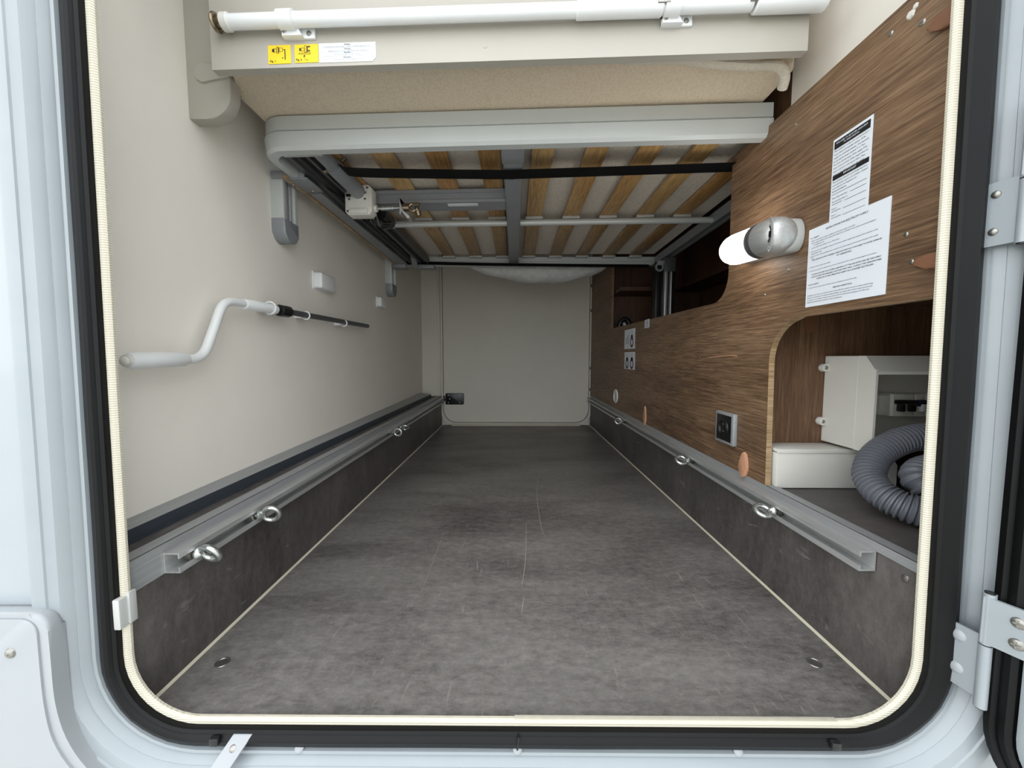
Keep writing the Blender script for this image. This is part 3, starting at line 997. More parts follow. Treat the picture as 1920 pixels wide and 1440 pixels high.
b = B(); b.cyl(P2(0.935, 0.604), P2(0.955, 0.604), 0.0085, 14); b.tube([P2(0.950, 0.604), P2(0.953, 0.604), P2(0.992, 0.605), P2(0.996, 0.605)], [0.012, 0.0145, 0.0145, 0.011], 10); b.build('locking_collar', 'black', ck)
b = B(); b.cyl(P2(0.99, 0.605), P2(1.555, 0.613), 0.0078, 14); b.cyl(P2(1.552, 0.613), P2(1.566, 0.613), 0.0045, 10); b.build('shaft', 'grey_dark', ck)
for y in (0.915, 1.08, 1.33):
    xw = wl(y)
    b = B(); b.torus((P2(y, 0.605)[0], y, 0.605), (1, 0, 0), (0, 0, 1), 0.0115 + (0.003 if y < 1 else -0.001), 0.002, 16, 6); b.box(xw - 0.001, P2(y, 0)[0] - 0.009, y - 0.008, y + 0.008, 0.597, 0.613, 0.001)
    b.build('wall_clip', 'white_pl', wall_left)

# ------------------------------------------------------------------ lifting bed
def tw(co):
    k = 0.026 * max(0.0, 1 - (co.y - 0.68) / 1.27)
    return Vector((co.x, co.y, co.z + k * co.x))
bed = thing('lifting_bed', 'raised lifting bed with a beige front board, silver frame and wooden slats', 'bed', (0, 1.3, 0.95))
b = B(tw)
b.prism([(0.684, 0.988), (0.684, 1.40), (0.6995, 1.40), (0.6995, 0.988)], 'x', -0.514, 0.4905, 0.0015)
board = b.build('front_board', 'board', bed, sharp=20)
b = B(tw); b.cyl((-0.05, 0.6835, 1.012), (-0.05, 0.686, 1.012), 0.0035, 12); b.build('plug', 'board', board)
def clip(x):
    b = B(tw)
    b.box(x - 0.026, x + 0.026, 0.6795, 0.6845, 1.030, 1.046, 0.001)
    b.prism([(x - 0.026, 1.030), (x + 0.008, 1.030), (x - 0.006, 1.058), (x - 0.026, 1.058)], 'y', 0.672, 0.684, 0.0015)
    b.tube([(x - 0.026, 0.668, 1.050), (x - 0.001, 0.668, 1.050)], 0.0142, 18)
    c = b.build('pole_clip', 'white_pl', board)
    return c
for x in (-0.360, 0.268):
    c = clip(x)
for x in (-0.381, -0.344, 0.247, 0.284):
    b = B(tw); b.dome((x, 0.6795 if x in (-0.344, 0.284) else 0.672, 1.038), (0, -1, 0), 0.0045, 0.002, 14, 2); b.build('screw', 'steel', board)
# side and end frame: two-tier rounded band round the front corner and along the pale wall
def band(path, prof, name, mat, parent, closed=False):
    b = B(tw)
    rows = []
    for i, p in enumerate(path):
        a, c = path[max(i - 1, 0)], path[min(i + 1, len(path) - 1)]
        t = Vector((c[0] - a[0], c[1] - a[1])).normalized()
        nr = (t.y, -t.x)
        rows.append([b.bm.verts.new((p[0] + nr[0] * s, p[1] + nr[1] * s, z)) for s, z in prof])
    fs = []
    m = len(prof)
    for i in range(len(rows) - 1):
        for j in range(m):
            fs.append(b.bm.faces.new((rows[i][j], rows[i + 1][j], rows[i + 1][(j + 1) % m], rows[i][(j + 1) % m])))
    fs += [b.bm.faces.new(rows[0]), b.bm.faces.new(list(reversed(rows[-1])))]
    b._mark(fs)
    return b.build(name, mat, parent, sharp=30)
fp = [(-0.580, 1.955), (-0.570, 1.5), (-0.560, 1.1)] + [(-0.497 + 0.058 * cos(a), 0.912 + 0.058 * sin(a)) for a in [pi + i * (pi / 2) / 12 for i in range(13)]] + [(-0.2, 0.854), (0.1, 0.854), (0.35, 0.854), (0.544, 0.854)]
# outward is away from the bed centre; two tiers with a groove between
band(fp, [(0.0, 1.013), (0.003, 1.011), (0.0035, 0.983), (0.000, 0.981), (-0.020, 0.981), (-0.020, 1.013)], 'upper_band', 'alu_paint', bed)
band(fp, [(-0.002, 0.9815), (0.004, 0.9800), (0.006, 0.978), (0.003, 0.949), (-0.003, 0.943), (-0.020, 0.942), (-0.022, 0.946), (-0.022, 0.9815)], 'lower_band', 'alu_paint', bed)
def bedbox(name, mat, x0, x1, y0, y1, z0, z1, bev=0.001, parent=None):
    b = B(tw); b.box(x0, x1, y0, y1, z0, z1, bev); return b.build(name, mat, parent or bed)
# long rails under the pale wall side
b = B(tw); b.prism([(-0.520, 0.950), (-0.520, 0.985), (-0.478, 0.985), (-0.478, 0.962), (-0.486, 0.962), (-0.486, 0.974), (-0.498, 0.974), (-0.498, 0.960), (-0.506, 0.960), (-0.506, 0.950)], 'y', 0.90, 1.95); b.build('side_rail', 'grey_dark', bed, smooth=False)
b = B(tw); b.prism([(-0.468, 0.950), (-0.468, 0.983), (-0.425, 0.983), (-0.425, 0.950), (-0.432, 0.950), (-0.432, 0.966), (-0.461, 0.966), (-0.461, 0.950)], 'y', 1.17, 1.95); b.build('side_rail', 'grey_dark', bed, smooth=False)
b = B(tw); b.prism([(-0.566, 0.965), (-0.556, 0.965), (-0.577, 1.93), (-0.588, 1.93)], 'z', 0.937, 0.942); b.build('plywood_edge', 'ply', bed, smooth=False)
b = B(tw); b.prism([(-0.553, 1.07), (-0.522, 1.07), (-0.522, 1.93), (-0.575, 1.93)], 'z', 0.938, 0.9415); b.build('side_plate', 'grey_paint', bed, smooth=False)
# far end rail (stepped)
b = B(); b.prism([(1.955, 0.945), (1.955, 0.962), (1.965, 0.966), (1.965, 0.988), (1.99, 0.988), (1.99, 0.945)], 'x', -0.572, 0.705); b.build('end_rail', 'alu_paint', bed, smooth=False)
b = B(tw); b.prism([(0.695, 0.950), (0.695, 0.985), (0.735, 0.985), (0.735, 0.950), (0.725, 0.950), (0.725, 0.968), (0.705, 0.968), (0.705, 0.950)], 'y', 0.99, 1.955); b.build('side_rail', 'grey_paint', bed, smooth=False)
# slats, front to back
for k in range(-3, 6):
    x = -0.062 + 0.131 * k
    mt = 'beech_pale' if k % 3 == 1 else 'beech'
    y0 = 0.878 if x < 0.5 else 0.96
    b = B(tw); b.box(x - 0.0275, x + 0.0275, y0, 1.953, 0.9865, 0.9945, 0.002)
    o = b.build('slat', mt, bed)
    b = B(tw); b.box(x - 0.031, x + 0.031, 1.40, 1.428, 0.976, 0.9862, 0.002); b.build('slat_holder', 'grey_pl', o)
    b = B(tw); b.box(x - 0.031, x + 0.031, 1.925, 1.952, 0.978, 0.9862, 0.002); b.build('slat_holder', 'grey_pl', o)
# centre beam with end cap
b = B(tw); b.box(-0.027, 0.019, 0.876, 1.97, 0.948, 0.9855, 0.003); b.build('centre_beam', 'grey_paint', bed)
b = B(tw); b.box(-0.031, 0.023, 0.874, 0.945, 0.944, 0.986, 0.004); b.build('beam_end_cap', 'grey_paint', bed)
# slim cross tubes carrying the slat holders
b = B(tw); b.tube([(-0.43, 1.395, 0.962), (0.694, 1.395, 0.962)], 0.0105, 16); b.build('cross_tube', 'alu_paint', bed)
b = B(tw); b.box(-0.43, 0.694, 1.40, 1.430, 0.968, 0.975, 0.001); b.build('cross_flange', 'alu_paint', bed)
# C channel behind the gearbox
b = B(tw); b.prism([(1.168, 0.9475), (1.168, 0.9555), (1.174, 0.9555), (1.174, 0.975), (1.168, 0.975), (1.168, 0.985), (1.235, 0.985), (1.235, 0.9475)], 'x', -0.424, -0.0275); ch = b.build('cross_channel', 'grey_paint', bed, smooth=False)
b = B(tw); b.box(-0.20, -0.11, 1.178, 1.196, 0.9463, 0.9473); b.build('rating_label', 'paper', ch)
# drive tube and gearbox
b = B(tw); b.tube([(-0.446, 0.885, 0.966), (-0.446, 0.99, 0.966)], 0.0165, 18); b.build('drive_tube', 'grey_paint', bed)
b = B(tw); b.tube([(-0.446, 0.975, 0.966), (-0.446, 0.978, 0.966), (-0.446, 1.125, 0.966)], [0.0195, 0.0205, 0.0205], 18); b.build('drive_tube_sleeve', 'grey_paint', bed)
b = B(tw); b.tube([(-0.425, 0.98, 0.978), (-0.415, 0.98, 0.986)], 0.004, 8); b.build('clamp_bolt', 'bronze', bed)
b = B(tw); b.tube([(-0.47, 0.98, 0.955), (-0.462, 0.98, 0.955)], 0.005, 8); b.build('clamp_bolt', 'bronze', bed)
b = B(tw); b.box(-0.512, -0.425, 0.877, 0.886, 0.943, 0.963, 0.001); pl = b.build('front_plate', 'silver', bed)
for x in (-0.502, -0.436):
    b = B(tw); b.dome((x, 0.8765, 0.952), (0, -1, 0), 0.0065, 0.004, 12, 2); b.build('screw', 'steel', pl)
b = B(tw)
oct_ = [(-0.484, 0.912), (-0.476, 0.902), (-0.415, 0.902), (-0.406, 0.912), (-0.406, 0.975), (-0.416, 0.985), (-0.45, 0.985), (-0.484, 0.972)]
b.prism(oct_, 'y', 1.125, 1.165, 0.004, 2); gb = b.build('gearbox', 'offwhite', bed)
b = B(tw); b.box(-0.472, -0.418, 1.120, 1.127, 0.905, 0.918, 0.002); b.tube([(-0.407, 1.145, 0.925), (-0.398, 1.145, 0.925)], 0.010, 14); b.build('gearbox_boss', 'offwhite', gb)
for (x, z) in [(-0.476, 0.912), (-0.423, 0.912), (-0.471, 0.945), (-0.426, 0.945), (-0.419, 0.976), (-0.424, 0.962)]:
    b = B(tw); b.dome((x, 1.1245, z), (0, -1, 0), 0.0036, 0.0014, 10, 2); b.build('screw', 'steel', gb)
b = B(tw); b.box(-0.478, -0.466, 1.120, 1.127, 0.951, 0.958); b.build('grub_screw', 'black', gb)
b = B(tw); b.tube([(-0.398, 1.145, 0.925), (-0.388, 1.145, 0.925), (-0.387, 1.145, 0.925), (-0.350, 1.145, 0.9255), (-0.349, 1.145, 0.9255), (-0.328, 1.145, 0.926)], [0.004, 0.004, 0.0062, 0.0062, 0.0038, 0.0038], 14); b.build('drive_rod', 'zinc', bed)
b = B(tw); b.prism([(-0.331, 0.948), (-0.327, 0.948), (-0.327, 0.915), (-0.310, 0.893), (-0.303, 0.893), (-0.303, 0.899), (-0.322, 0.916), (-0.326, 0.935)], 'y', 1.135, 1.165); b.box(-0.331, -0.327, 1.135, 1.165, 0.905, 0.9475); b.build('rod_bracket', 'silver', bed, smooth=False)
b = B(tw)
b.tube([(-0.325, 1.145, 0.926), (-0.305, 1.145, 0.926)], [0.010, 0.010], 12); b.torus((-0.296, 1.145, 0.926), (1, 0, 0), (0, 0, 1), 0.010, 0.004, 16, 8)
b.torus((-0.282, 1.145, 0.920), (0, 1, 0), (0, 0, 1), 0.009, 0.004, 16, 8); b.tube([(-0.294, 1.145, 0.934), (-0.276, 1.143, 0.934)], 0.005, 10); b.tube([(-0.279, 1.14, 0.912), (-0.276, 1.14, 0.900)], [0.009, 0.007], 12)
b.build('universal_joint', 'bronze', bed)
# motor and wiring under the gearbox
b = B(tw); b.tube([(-0.415, 1.21, 0.935), (-0.415, 1.30, 0.935)], 0.021, 18); mo = b.build('motor', 'black', bed)
for k in range(4):
    b = B(tw); b.tube(smooth_path([(-0.45 + 0.012 * k, 1.172, 0.925), (-0.44 + 0.01 * k, 1.20, 0.902 - 0.003 * k), (-0.41, 1.235, 0.900 + 0.004 * k), (-0.393 + 0.003 * k, 1.27, 0.925)], 6), 0.0022, 6); b.build('wire', 'grey_dark' if k % 2 else 'black', mo)
b = B(tw); b.box(-0.448, -0.408, 1.29, 1.296, 0.925, 0.940, 0.001); b.build('motor_clamp', 'silver', mo)
b = B(tw); b.box(-0.442, -0.408, 1.335, 1.341, 0.930, 0.944, 0.001); b.build('motor_clamp', 'silver', mo)
# webbing
def ribbon(pts, w, name='strap', wdir=(0, 1, 0)):
    sp = smooth_path(pts, 6)
    n_ = len(sp)
    wd = Vector(wdir)
    b = B()
    b.grid(lambda u, v: sp[min(int(round(u * (n_ - 1))), n_ - 1)] + wd * ((v - 0.5) * w), n_ - 1, 1)
    o = bmesh.ops.solidify(b.bm, geom=list(b.bm.faces), thickness=0.0014)
    return b.build(name, 'strap', bed)
ribbon([(-0.440, 1.06, 0.985), (-0.425, 0.99, 0.958), (-0.38, 0.985, 0.945), (-0.03, 0.99, 0.9415), (0.02, 0.99, 0.9425), (0.40, 0.99, 0.9535), (0.68, 0.99, 0.962)], 0.050)
ribbon([(-0.518, 1.03, 0.946), (-0.500, 1.09, 0.9445), (-0.487, 1.13, 0.942)], 0.034)
ribbon([(-0.56, 1.93, 0.9465), (-0.50, 1.93, 0.952), (-0.30, 1.93, 0.9475), (0.0, 1.93, 0.9425), (0.35, 1.93, 0.938), (0.66, 1.93, 0.935)], 0.02, wdir=(0, 0.5, 0.85))
# hooks fixing the bed to the wall guides
b = B(tw); b.box(-0.603, -0.520, 0.978, 0.9845, 0.942, 0.960, 0.002); b.box(-0.575, -0.512, 0.9785, 1.06, 0.938, 0.943, 0.002); hk = b.build('guide_hook', 'grey_paint', bed)
b = B(tw); b.dome((-0.565, 1.01, 0.938), (0, 0, -1), 0.005, 0.004, 10, 2); b.build('screw', 'steel', hk)
b = B(tw); b.dome((-0.535, 1.05, 0.938), (0, 0, -1), 0.005, 0.004, 10, 2); b.build('screw', 'steel', hk)
b = B(tw); b.box(-0.594, -0.53, 1.895, 1.905, 0.925, 0.945, 0.002); b.box(-0.594, -0.53, 1.8955, 1.96, 0.922, 0.926, 0.002); b.build('guide_hook', 'grey_paint', bed)
b = B(); b.prism([(1.92, 0.925), (1.92, 0.955), (1.87, 0.98), (1.87, 0.968)], 'x', -0.50, -0.475); b.tube([(-0.487, 1.87, 0.975), (-0.487, 1.865, 0.99)], 0.005, 8); b.build('strap_hook', 'grey_paint', bed)
b = B(); b.box(-0.49, -0.40, 1.93, 1.985, 0.928, 0.944, 0.001); b.build('corner_plate', 'grey_paint', bed)

# mattress resting on the slats
b = B(tw)
b.mi = 0
b.prism([(-0.518, 0.712), (-0.518, 0.772), (-0.552, 0.788), (-0.575, 1.975), (0.535, 1.975), (0.53, 0.775), (0.505, 0.74), (0.488, 0.712)], 'z', 1.0145, 1.13, 0.012, 3)
ms = tag(b.build('mattress', 'mattress', origin=(0, 1.35, 1.0145)), 'beige fabric mattress overhanging the silver bed frame', 'mattress')
b = B(tw)
b.prism([(-0.52, 0.88), (0.53, 0.88), (0.53, 0.96), (0.69, 0.96), (0.69, 1.95), (-0.52, 1.95)], 'z', 0.9985, 1.0140)
b.build('underlay', 'underside', ms)
b = B(tw)
b.tube(smooth_path([(0.20, 0.735, 1.019), (0.29, 0.728, 1.012), (0.35, 0.728, 1.004), (0.418, 0.73, 0.999), (0.455, 0.735, 1.002), (0.480, 0.738, 1.0), (0.492, 0.742, 0.988), (0.500, 0.76, 0.978)], 8), 0.0062, 10, r2=1.5)
b.build('piped_edge', 'piping', ms)
# quilted cover sagging beyond the far rail
b = B()
def sag(u, v):
    x = -0.235 + 0.72 * u
    env = sin(pi * u) ** 0.7 * (0.85 + 0.3 * u)
    th = v * 2 * pi
    return Vector((x, 2.072 + 0.05 * cos(th) * (0.3 + env), 0.965 - 0.034 * env + (0.048 * env + 0.004) * sin(th) + 0.004 * sin(23 * u + 3 * th) * env))
b.grid(sag, 40, 20)
bmesh.ops.remove_doubles(b.bm, verts=b.bm.verts, dist=0.0005)
tag(b.build('quilted_cover', 'quilt', origin=(0.1, 2.05, 0.95), sharp=60), 'grey quilted fabric sagging below the far bed rail', 'bedding')

# telescopic pole clipped to the board
pole = thing('telescopic_pole', 'long white telescopic pole clipped across the beige bed board', 'pole', (0, 0.668, 1.05))
PZ = lambda x: 1.0475 + 0.0
def seg(x0, x1, r, name, mat, n=20, taper=0.0015):
    b = B(tw); b.tube([(x0, 0.668, 1.050), (x0 + 0.002, 0.668, 1.050), (x1 - 0.002, 0.668, 1.050), (x1, 0.668, 1.050)], [r - taper, r, r, r - taper], n)
    return b.build(name, mat, pole)
seg(-0.468, 0.105, 0.0108, 'inner_tube', 'white_pl')
seg(0.100, 0.240, 0.0132, 'outer_tube', 'white_pl')
seg(0.236, 0.385, 0.0104, 'slim_tube', 'white_pl')
seg(0.388, 0.503, 0.0136, 'end_tube', 'white_pl')
seg(-0.480, -0.466, 0.0130, 'collar', 'offwhite')
seg(-0.494, -0.478, 0.0085, 'threaded_end', 'bronze')
for x in (0.228, 0.376):
    b = B(tw); b.box(x, x + 0.020, 0.6535, 0.668, 1.046, 1.052, 0.0008); b.tube([(x + 0.012, 0.657, 1.060), (x + 0.012, 0.653, 1.060)], 0.0025, 8); b.build('locking_pin', 'steel', pole)
b = B(tw); b.torus((-0.490, 0.668, 1.050), (0, 1, 0), (0, 0, 1), 0.011, 0.0035, 18, 8); b.build('snap_ring', 'bronze', pole)

# ------------------------------------------------------------------ stickers on the board
def on_board(u, v):
    return tw(Vector((u, 0.6828, v)))
def sticker_mesh(name, x0, x1, z0, z1, mat, label, group=None, curl=False):
    b = B(tw)
    poly = [(x0, z0), (x1 - (0.006 if curl else 0), z0), (x1, z0 + (0.006 if curl else 0)), (x1, z1), (x0, z1)]
    b.prism(poly, 'y', 0.6831, 0.6841)
    return tag(b.build(name, mat, smooth=False, origin=((x0 + x1) / 2, 0.684, z0)), label, 'sticker', group)
s1 = sticker_mesh('warning_sticker', -0.416, -0.3775, 1.0085 - 0.015 + 0.0005, 1.0235, 'yellow', 'yellow sticker with a black drawing marked Fig. 1', 'yellow drawing stickers')
s2 = sticker_mesh('warning_sticker', -0.371, -0.331, 0.9945, 1.0235, 'yellow', 'yellow sticker with a black drawing and curved arrow marked Fig. 2', 'yellow drawing stickers')
s3 = sticker_mesh('warning_label', -0.330, -0.234, 0.9935, 1.024, 'paper', 'white label with four small printed paragraphs beside the yellow stickers', None, True)
lettering([('Fig. 1', 0.0048, -0.413, 0.9965, 'LEFT')], 'ink', s1, on_board, bold=0.02)
lettering([('Fig. 2', 0.0048, -0.369, 0.9975, 'LEFT')], 'ink', s2, on_board, bold=0.02)
def draw(parent, polys, mat='ink', name='printed_drawing'):
    b = B()
    for poly in polys:
        b.bm.faces.new([b.bm.verts.new(on_board(u, v)) for u, v in poly])
    _o = b.build(name, mat, parent, smooth=False)
    _o['kind'] = 'stuff'
    return _o
def R(x0, x1, z0, z1): return [(x0, z0), (x1, z0), (x1, z1), (x0, z1)]
def outline_box(x0, x1, z0, z1, t=0.0005): return [R(x0, x1, z0, z0 + t), R(x0, x1, z1 - t, z1), R(x0, x0 + t, z0, z1), R(x1 - t, x1, z0, z1)]
draw(s1, [R(-0.409, -0.4065, 1.0125, 1.0175), R(-0.4065, -0.4055, 1.0118, 1.0182)] + outline_box(-0.4055, -0.4015, 1.012, 1.018) + outline_box(-0.4015, -0.399, 1.010, 1.021) + [R(-0.3985, -0.3972, 1.0105, 1.0205)] + outline_box(-0.397, -0.391, 1.013, 1.019) + [R(-0.391, -0.387, 1.0155, 1.0165), R(-0.388, -0.3865, 1.000, 1.0165)] + [[(-0.393, 1.0035), (-0.3915, 1.0015), (-0.390, 1.0035)]])
draw(s2, [R(-0.363, -0.3600, 1.0130, 1.0175)] + outline_box(-0.3595, -0.354, 1.0125, 1.018) + outline_box(-0.354, -0.3508, 1.0105, 1.0215) + [R(-0.3502, -0.3485, 1.011, 1.0205), R(-0.3485, -0.3445, 1.0185, 1.0205), R(-0.3485, -0.3445, 1.012, 1.0138)] + outline_box(-0.3605, -0.3440, 1.0075, 1.0102)
     + [[(-0.3645, 1.0095), (-0.363, 1.0075), (-0.3615, 1.0095)]] + [[(-0.3545 + 0.006 * cos(a) + 0.006, 1.003 + 0.0045 * sin(a) - 0.0002), (-0.3545 + 0.0065 * cos(a) + 0.006, 1.003 + 0.005 * sin(a) - 0.0002), (-0.3545 + 0.0065 * cos(a + 0.4) + 0.006, 1.003 + 0.005 * sin(a + 0.4) - 0.0002), (-0.3545 + 0.006 * cos(a + 0.4) + 0.006, 1.003 + 0.0045 * sin(a + 0.4) - 0.0002)] for a in [pi * 0.9 + 0.4 * i for i in range(5)]]
     + [[(-0.3562, 1.0032), (-0.3525, 1.0048), (-0.3550, 1.0070)]])
draw(s3, [R(-0.327, -0.237, z, z + 0.00025) for z in (1.0165, 1.0095, 1.0030)], 'ink_grey', 'ruled_lines')
lettering([('Achtung', 0.0030, -0.282, 1.0205, 'CENTER'), ('Warning', 0.0030, -0.282, 1.0132, 'CENTER'), ('Attention', 0.0030, -0.282, 1.0075, 'CENTER'), ('Attenzione', 0.0030, -0.282, 1.0000, 'CENTER')], 'ink', s3, on_board, 'printed_headings', 0.02)
lettering([('Lock the drive as shown in Fig. 1. Unlock it as shown in Fig. 2 before use', 0.0026, -0.282, 1.0175, 'CENTER'), ('Always secure the bed at the height shown in Fig. 1 and Fig. 2', 0.0026, -0.282, 1.0105, 'CENTER'),
           ('Lock the bed in position. See Fig. 1 and Fig. 2', 0.0026, -0.282, 1.0050, 'CENTER'), ('Keep the bed locked while driving, Fig. 1 - Fig. 2', 0.0026, -0.282, 0.9968, 'CENTER')], 'ink_grey', s3, on_board, 'printed_text')

# ------------------------------------------------------------------ oak panel fittings
# lamp
lamp = thing('tube_lamp', 'lit tube lamp with a silver body on the oak panel', 'lamp', (RX, 0.80, 0.72))
A0, A1 = Vector((0.496, 0.733, 0.7175)), Vector((0.488, 0.905, 0.7285))
ax = (A1 - A0).normalized()
L = (A1 - A0).length
def lp(t): return A0 + ax * t
b = B()
b.prism([(A0.y + 0.012 + 0.030 * cos(a) * 0.6, A0.z + 0.031 * sin(a)) for a in [pi / 2 + pi * i / 10 for i in range(11)]] + [(A1.y - 0.02 - 0.6 * 0.028 * cos(a), A1.z + 0.029 * sin(a)) for a in [-pi / 2 - pi * i / 10 for i in range(11)]], 'x', 0.507, RX - 0.0002, 0.004, 3)
b.build('base_plate', 'grey_pl', lamp)
b = B(); b.tube([lp(0.063), lp(0.066), lp(L - 0.035), lp(L - 0.024), lp(L - 0.014), lp(L - 0.006), lp(L)], [0.0315, 0.0325, 0.0325, 0.0312, 0.0275, 0.0205, 0.008], 28); b.build('diffuser', 'lamp', lamp)
b = B(); b.tube([lp(-0.012), lp(-0.011), lp(-0.008), lp(-0.003), lp(0.004), lp(0.012), lp(0.022), lp(0.044), lp(0.047)], [0.008, 0.0150, 0.0220, 0.0275, 0.0318, 0.0340, 0.0350, 0.0350, 0.0342], 32); body = b.build('lamp_body', 'silver', lamp)
b = B(); b.tube([lp(0.0465), lp(0.0475), lp(0.060), lp(0.061)], [0.0338, 0.0344, 0.0344, 0.0338], 28); b.build('painted_shade_band', 'grey_dark', lamp)  # shade on the silver body, painted as a dark grey band before the collar
b = B(); b.tube([lp(0.0605), lp(0.0615), lp(0.0645)], [0.0347, 0.0347, 0.0335], 28); b.build('collar', 'silver', lamp)
up = Vector((0, 0, 1)); sx = Vector((-1, 0, 0))
fn = (sx * 0.76 - ax * 0.64 - up * 0.05).normalized()
c = lp(0.019) + fn * 0.0338
def oval(bb):
    for v in bb.bm.verts:
        d = v.co - c; v.co = c + ax * d.dot(ax) * 0.72 + up * d.dot(up) * 1.40 + fn * d.dot(fn)
    return bb
for k in range(3):
    b = B(); b.torus(c - fn * 0.0012 * k, ax, up, 0.0130 + 0.0042 * k, 0.0020 - 0.0002 * k, 26, 8); oval(b).build('switch_rim', 'alu_paint', body)
b = B(); b.cyl(c - fn * 0.006, c + fn * 0.0008, 0.0118, 24); oval(b).build('switch_recess', 'grey_dark', body)
b = B(); b.box(-0.0035, 0.0035, -0.0055, 0.0055, -0.0015, 0.0015, 0.0008)
mtx = Matrix((ax, up - ax * up.dot(ax), fn)).transposed().to_4x4(); mtx.translation = c + fn * 0.0022 - ax * 0.002
for v in b.bm.verts: v.co = mtx @ v.co
b.build('switch', 'black', body)
b = B(); b.box(0.508, RX, 0.752, 0.79, 0.706, 0.732, 0.004); b.build('wall_mount', 'grey_pl', lamp)

def on_oak(d=0.0012):
    return lambda u, v: Vector((RX - d, -u, v))
def sheet(name, y0, y1, z0, z1, label, cat, group=None, t=0.0006):
    b = B(); b.box(RX - t - 0.0002, RX - 0.0002, y0, y1, z0, z1)
    return tag(b.build(name, 'paper', smooth=False, origin=(RX, (y0 + y1) / 2, z0)), label, cat, group)
# tall narrow label
nl = sheet('safety_notice', 0.603, 0.675, 0.718, 0.851, 'narrow white notice with two black header bars on the oak panel', 'notice')
def bar(parent, y0, y1, z0, z1, mat='ink', name='header_bar', d=0.0010):
    b = B(); b.box(RX - d - 0.0003, RX - d + 0.0003, y0, y1, z0, z1); return b.build(name, mat, parent, smooth=False)
bar(nl, 0.607, 0.672, 0.834, 0.8465); bar(nl, 0.606, 0.672, 0.784, 0.7915)
T = on_oak(0.0016)
lettering([('THIS LABEL TO BE FITTED ADJACENT', 0.00345, -0.6395, 0.8412, 'CENTER'), ('TO MAIN SWITCH', 0.00345, -0.6395, 0.8368, 'CENTER'), ('IMPORTANT', 0.0042, -0.639, 0.7865, 'CENTER')], 'paper', nl, T, 'header_text', 0.012)
T = on_oak(0.0011)
tx = ['This installation, or part of it, is protected by a', 'device which automatically switches off the', 'supply if an earth fault develops. Test quarterly', 'by pressing the button marked \'T\' or \'Test\'.', 'The device should switch off the supply. If the', 'device does not switch off the supply when the', 'button is pressed, seek expert advice. Then', 'switch on the device to restore the supply']
lines = [(t, 0.00335, -0.672, 0.8295 - 0.0054 * i, 'LEFT') for i, t in enumerate(tx)]
tx = ['This installation should be periodically inspected', 'and tested and a report on its condition obtained', 'as prescribed in the Regulations for', 'Electrical Installations']
lines += [(t, 0.00325, -0.672, 0.7795 - 0.0050 * i, 'LEFT') for i, t in enumerate(tx)]
lines += [('Date of last inspection', 0.0032, -0.671, 0.7535, 'LEFT'), ('Recommended date of', 0.0032, -0.671, 0.7475, 'LEFT'), ('next inspection', 0.0032, -0.671, 0.7435, 'LEFT'), ('Date of', 0.0032, -0.671, 0.7360, 'LEFT'), ('last inspection', 0.0032, -0.671, 0.7320, 'LEFT'), ('Date of', 0.0032, -0.671, 0.7255, 'LEFT'), ('next inspection', 0.0032, -0.671, 0.7215, 'LEFT')]
lettering(lines, 'ink', nl, T, bold=0.008)
for z, a in ((0.7605, 0.672), (0.7530, 0.636), (0.7430, 0.646), (0.7315, 0.648), (0.7210, 0.648)):
    bar(nl, 0.608, a, z, z + 0.0004, 'ink', 'ruled_line', 0.0009)
# large sheet
sh = sheet('instruction_sheet', 0.566, 0.718, 0.580, 0.718, 'large white printed instruction sheet beside the lamp on the oak panel', 'notice', t=0.0014)
T = on_oak(0.0019)
heads = [('INSTRUCTIONS FOR ELECTRICITY SUPPLY', 0.0042, -0.640, 0.7075, 'CENTER'), ('TO CONNECT', 0.0031, -0.714, 0.7005, 'LEFT'),
         ('THE CARAVAN SUPPLY FLEXIBLE CABLE MUST BE FULLY UNCOILED TO AVOID DAMAGE', 0.0033, -0.6415, 0.6610, 'CENTER'), ('BY OVERHEATING', 0.0033, -0.640, 0.6565, 'CENTER'),
         ('IN CASE OF DOUBT OR, IF AFTER CARRYING OUT THE ABOVE PROCEDURE THE SUPPLY', 0.0033, -0.6405, 0.6355, 'CENTER'), ('DOES NOT BECOME AVAILABLE, OR IF THE SUPPLY FAILS, CONSULT THE CARAVAN PARK', 0.0033, -0.6405, 0.6310, 'CENTER'),
         ("OPERATOR OR THE OPERATOR'S AGENT OR A QUALIFIED ELECTRICIAN", 0.0033, -0.6405, 0.6265, 'CENTER'), ('TO DISCONNECT', 0.0031, -0.714, 0.6180, 'LEFT'), ('PERIODIC INSPECTION', 0.0035, -0.640, 0.6050, 'CENTER')]
lettering(heads, 'ink', sh, T, 'printed_headings', 0.015)
body_t = [('1.  Before connecting the caravan installation to the mains supply, check that:', 0.6955), ('     (a) the supply available at the caravan pitch supply point is suitable for the caravan electrical installation', 0.6915), ('           and appliances, and', 0.6875), ('     (b) the caravan main switch is in the OFF position.', 0.6830),
          ('2.  Open the cover to the appliance inlet provided at the caravan supply point and insert the connector of the', 0.6765), ('     supply flexible cable.', 0.6725), ('3.  Raise the cover of the electricity outlet provided on the pitch supply point and insert the plug of the supply', 0.6680), ('     cable.', 0.6648),
          ('4.  Switch on at the caravan main switch.', 0.6490), ('5.  Check the operation of residual current devices, if any, fitted in the caravan by depressing the test buttons.', 0.6425),
          ('6.  Switch off at the caravan main isolating switch, and unplug both ends of the cable.', 0.6125),
          ('Preferably not less than once every three years and annually if the vehicle is used more than normal average', 0.5990), ('mileage for such vehicles, the caravan electrical installation and supply cable should be inspected and tested', 0.5950), ('and a report on its condition obtained as prescribed in BS 7671 (formerly the Regulations for Electrical', 0.5910), ('Installations) published by the Institution of Electrical Engineers.', 0.5870)]
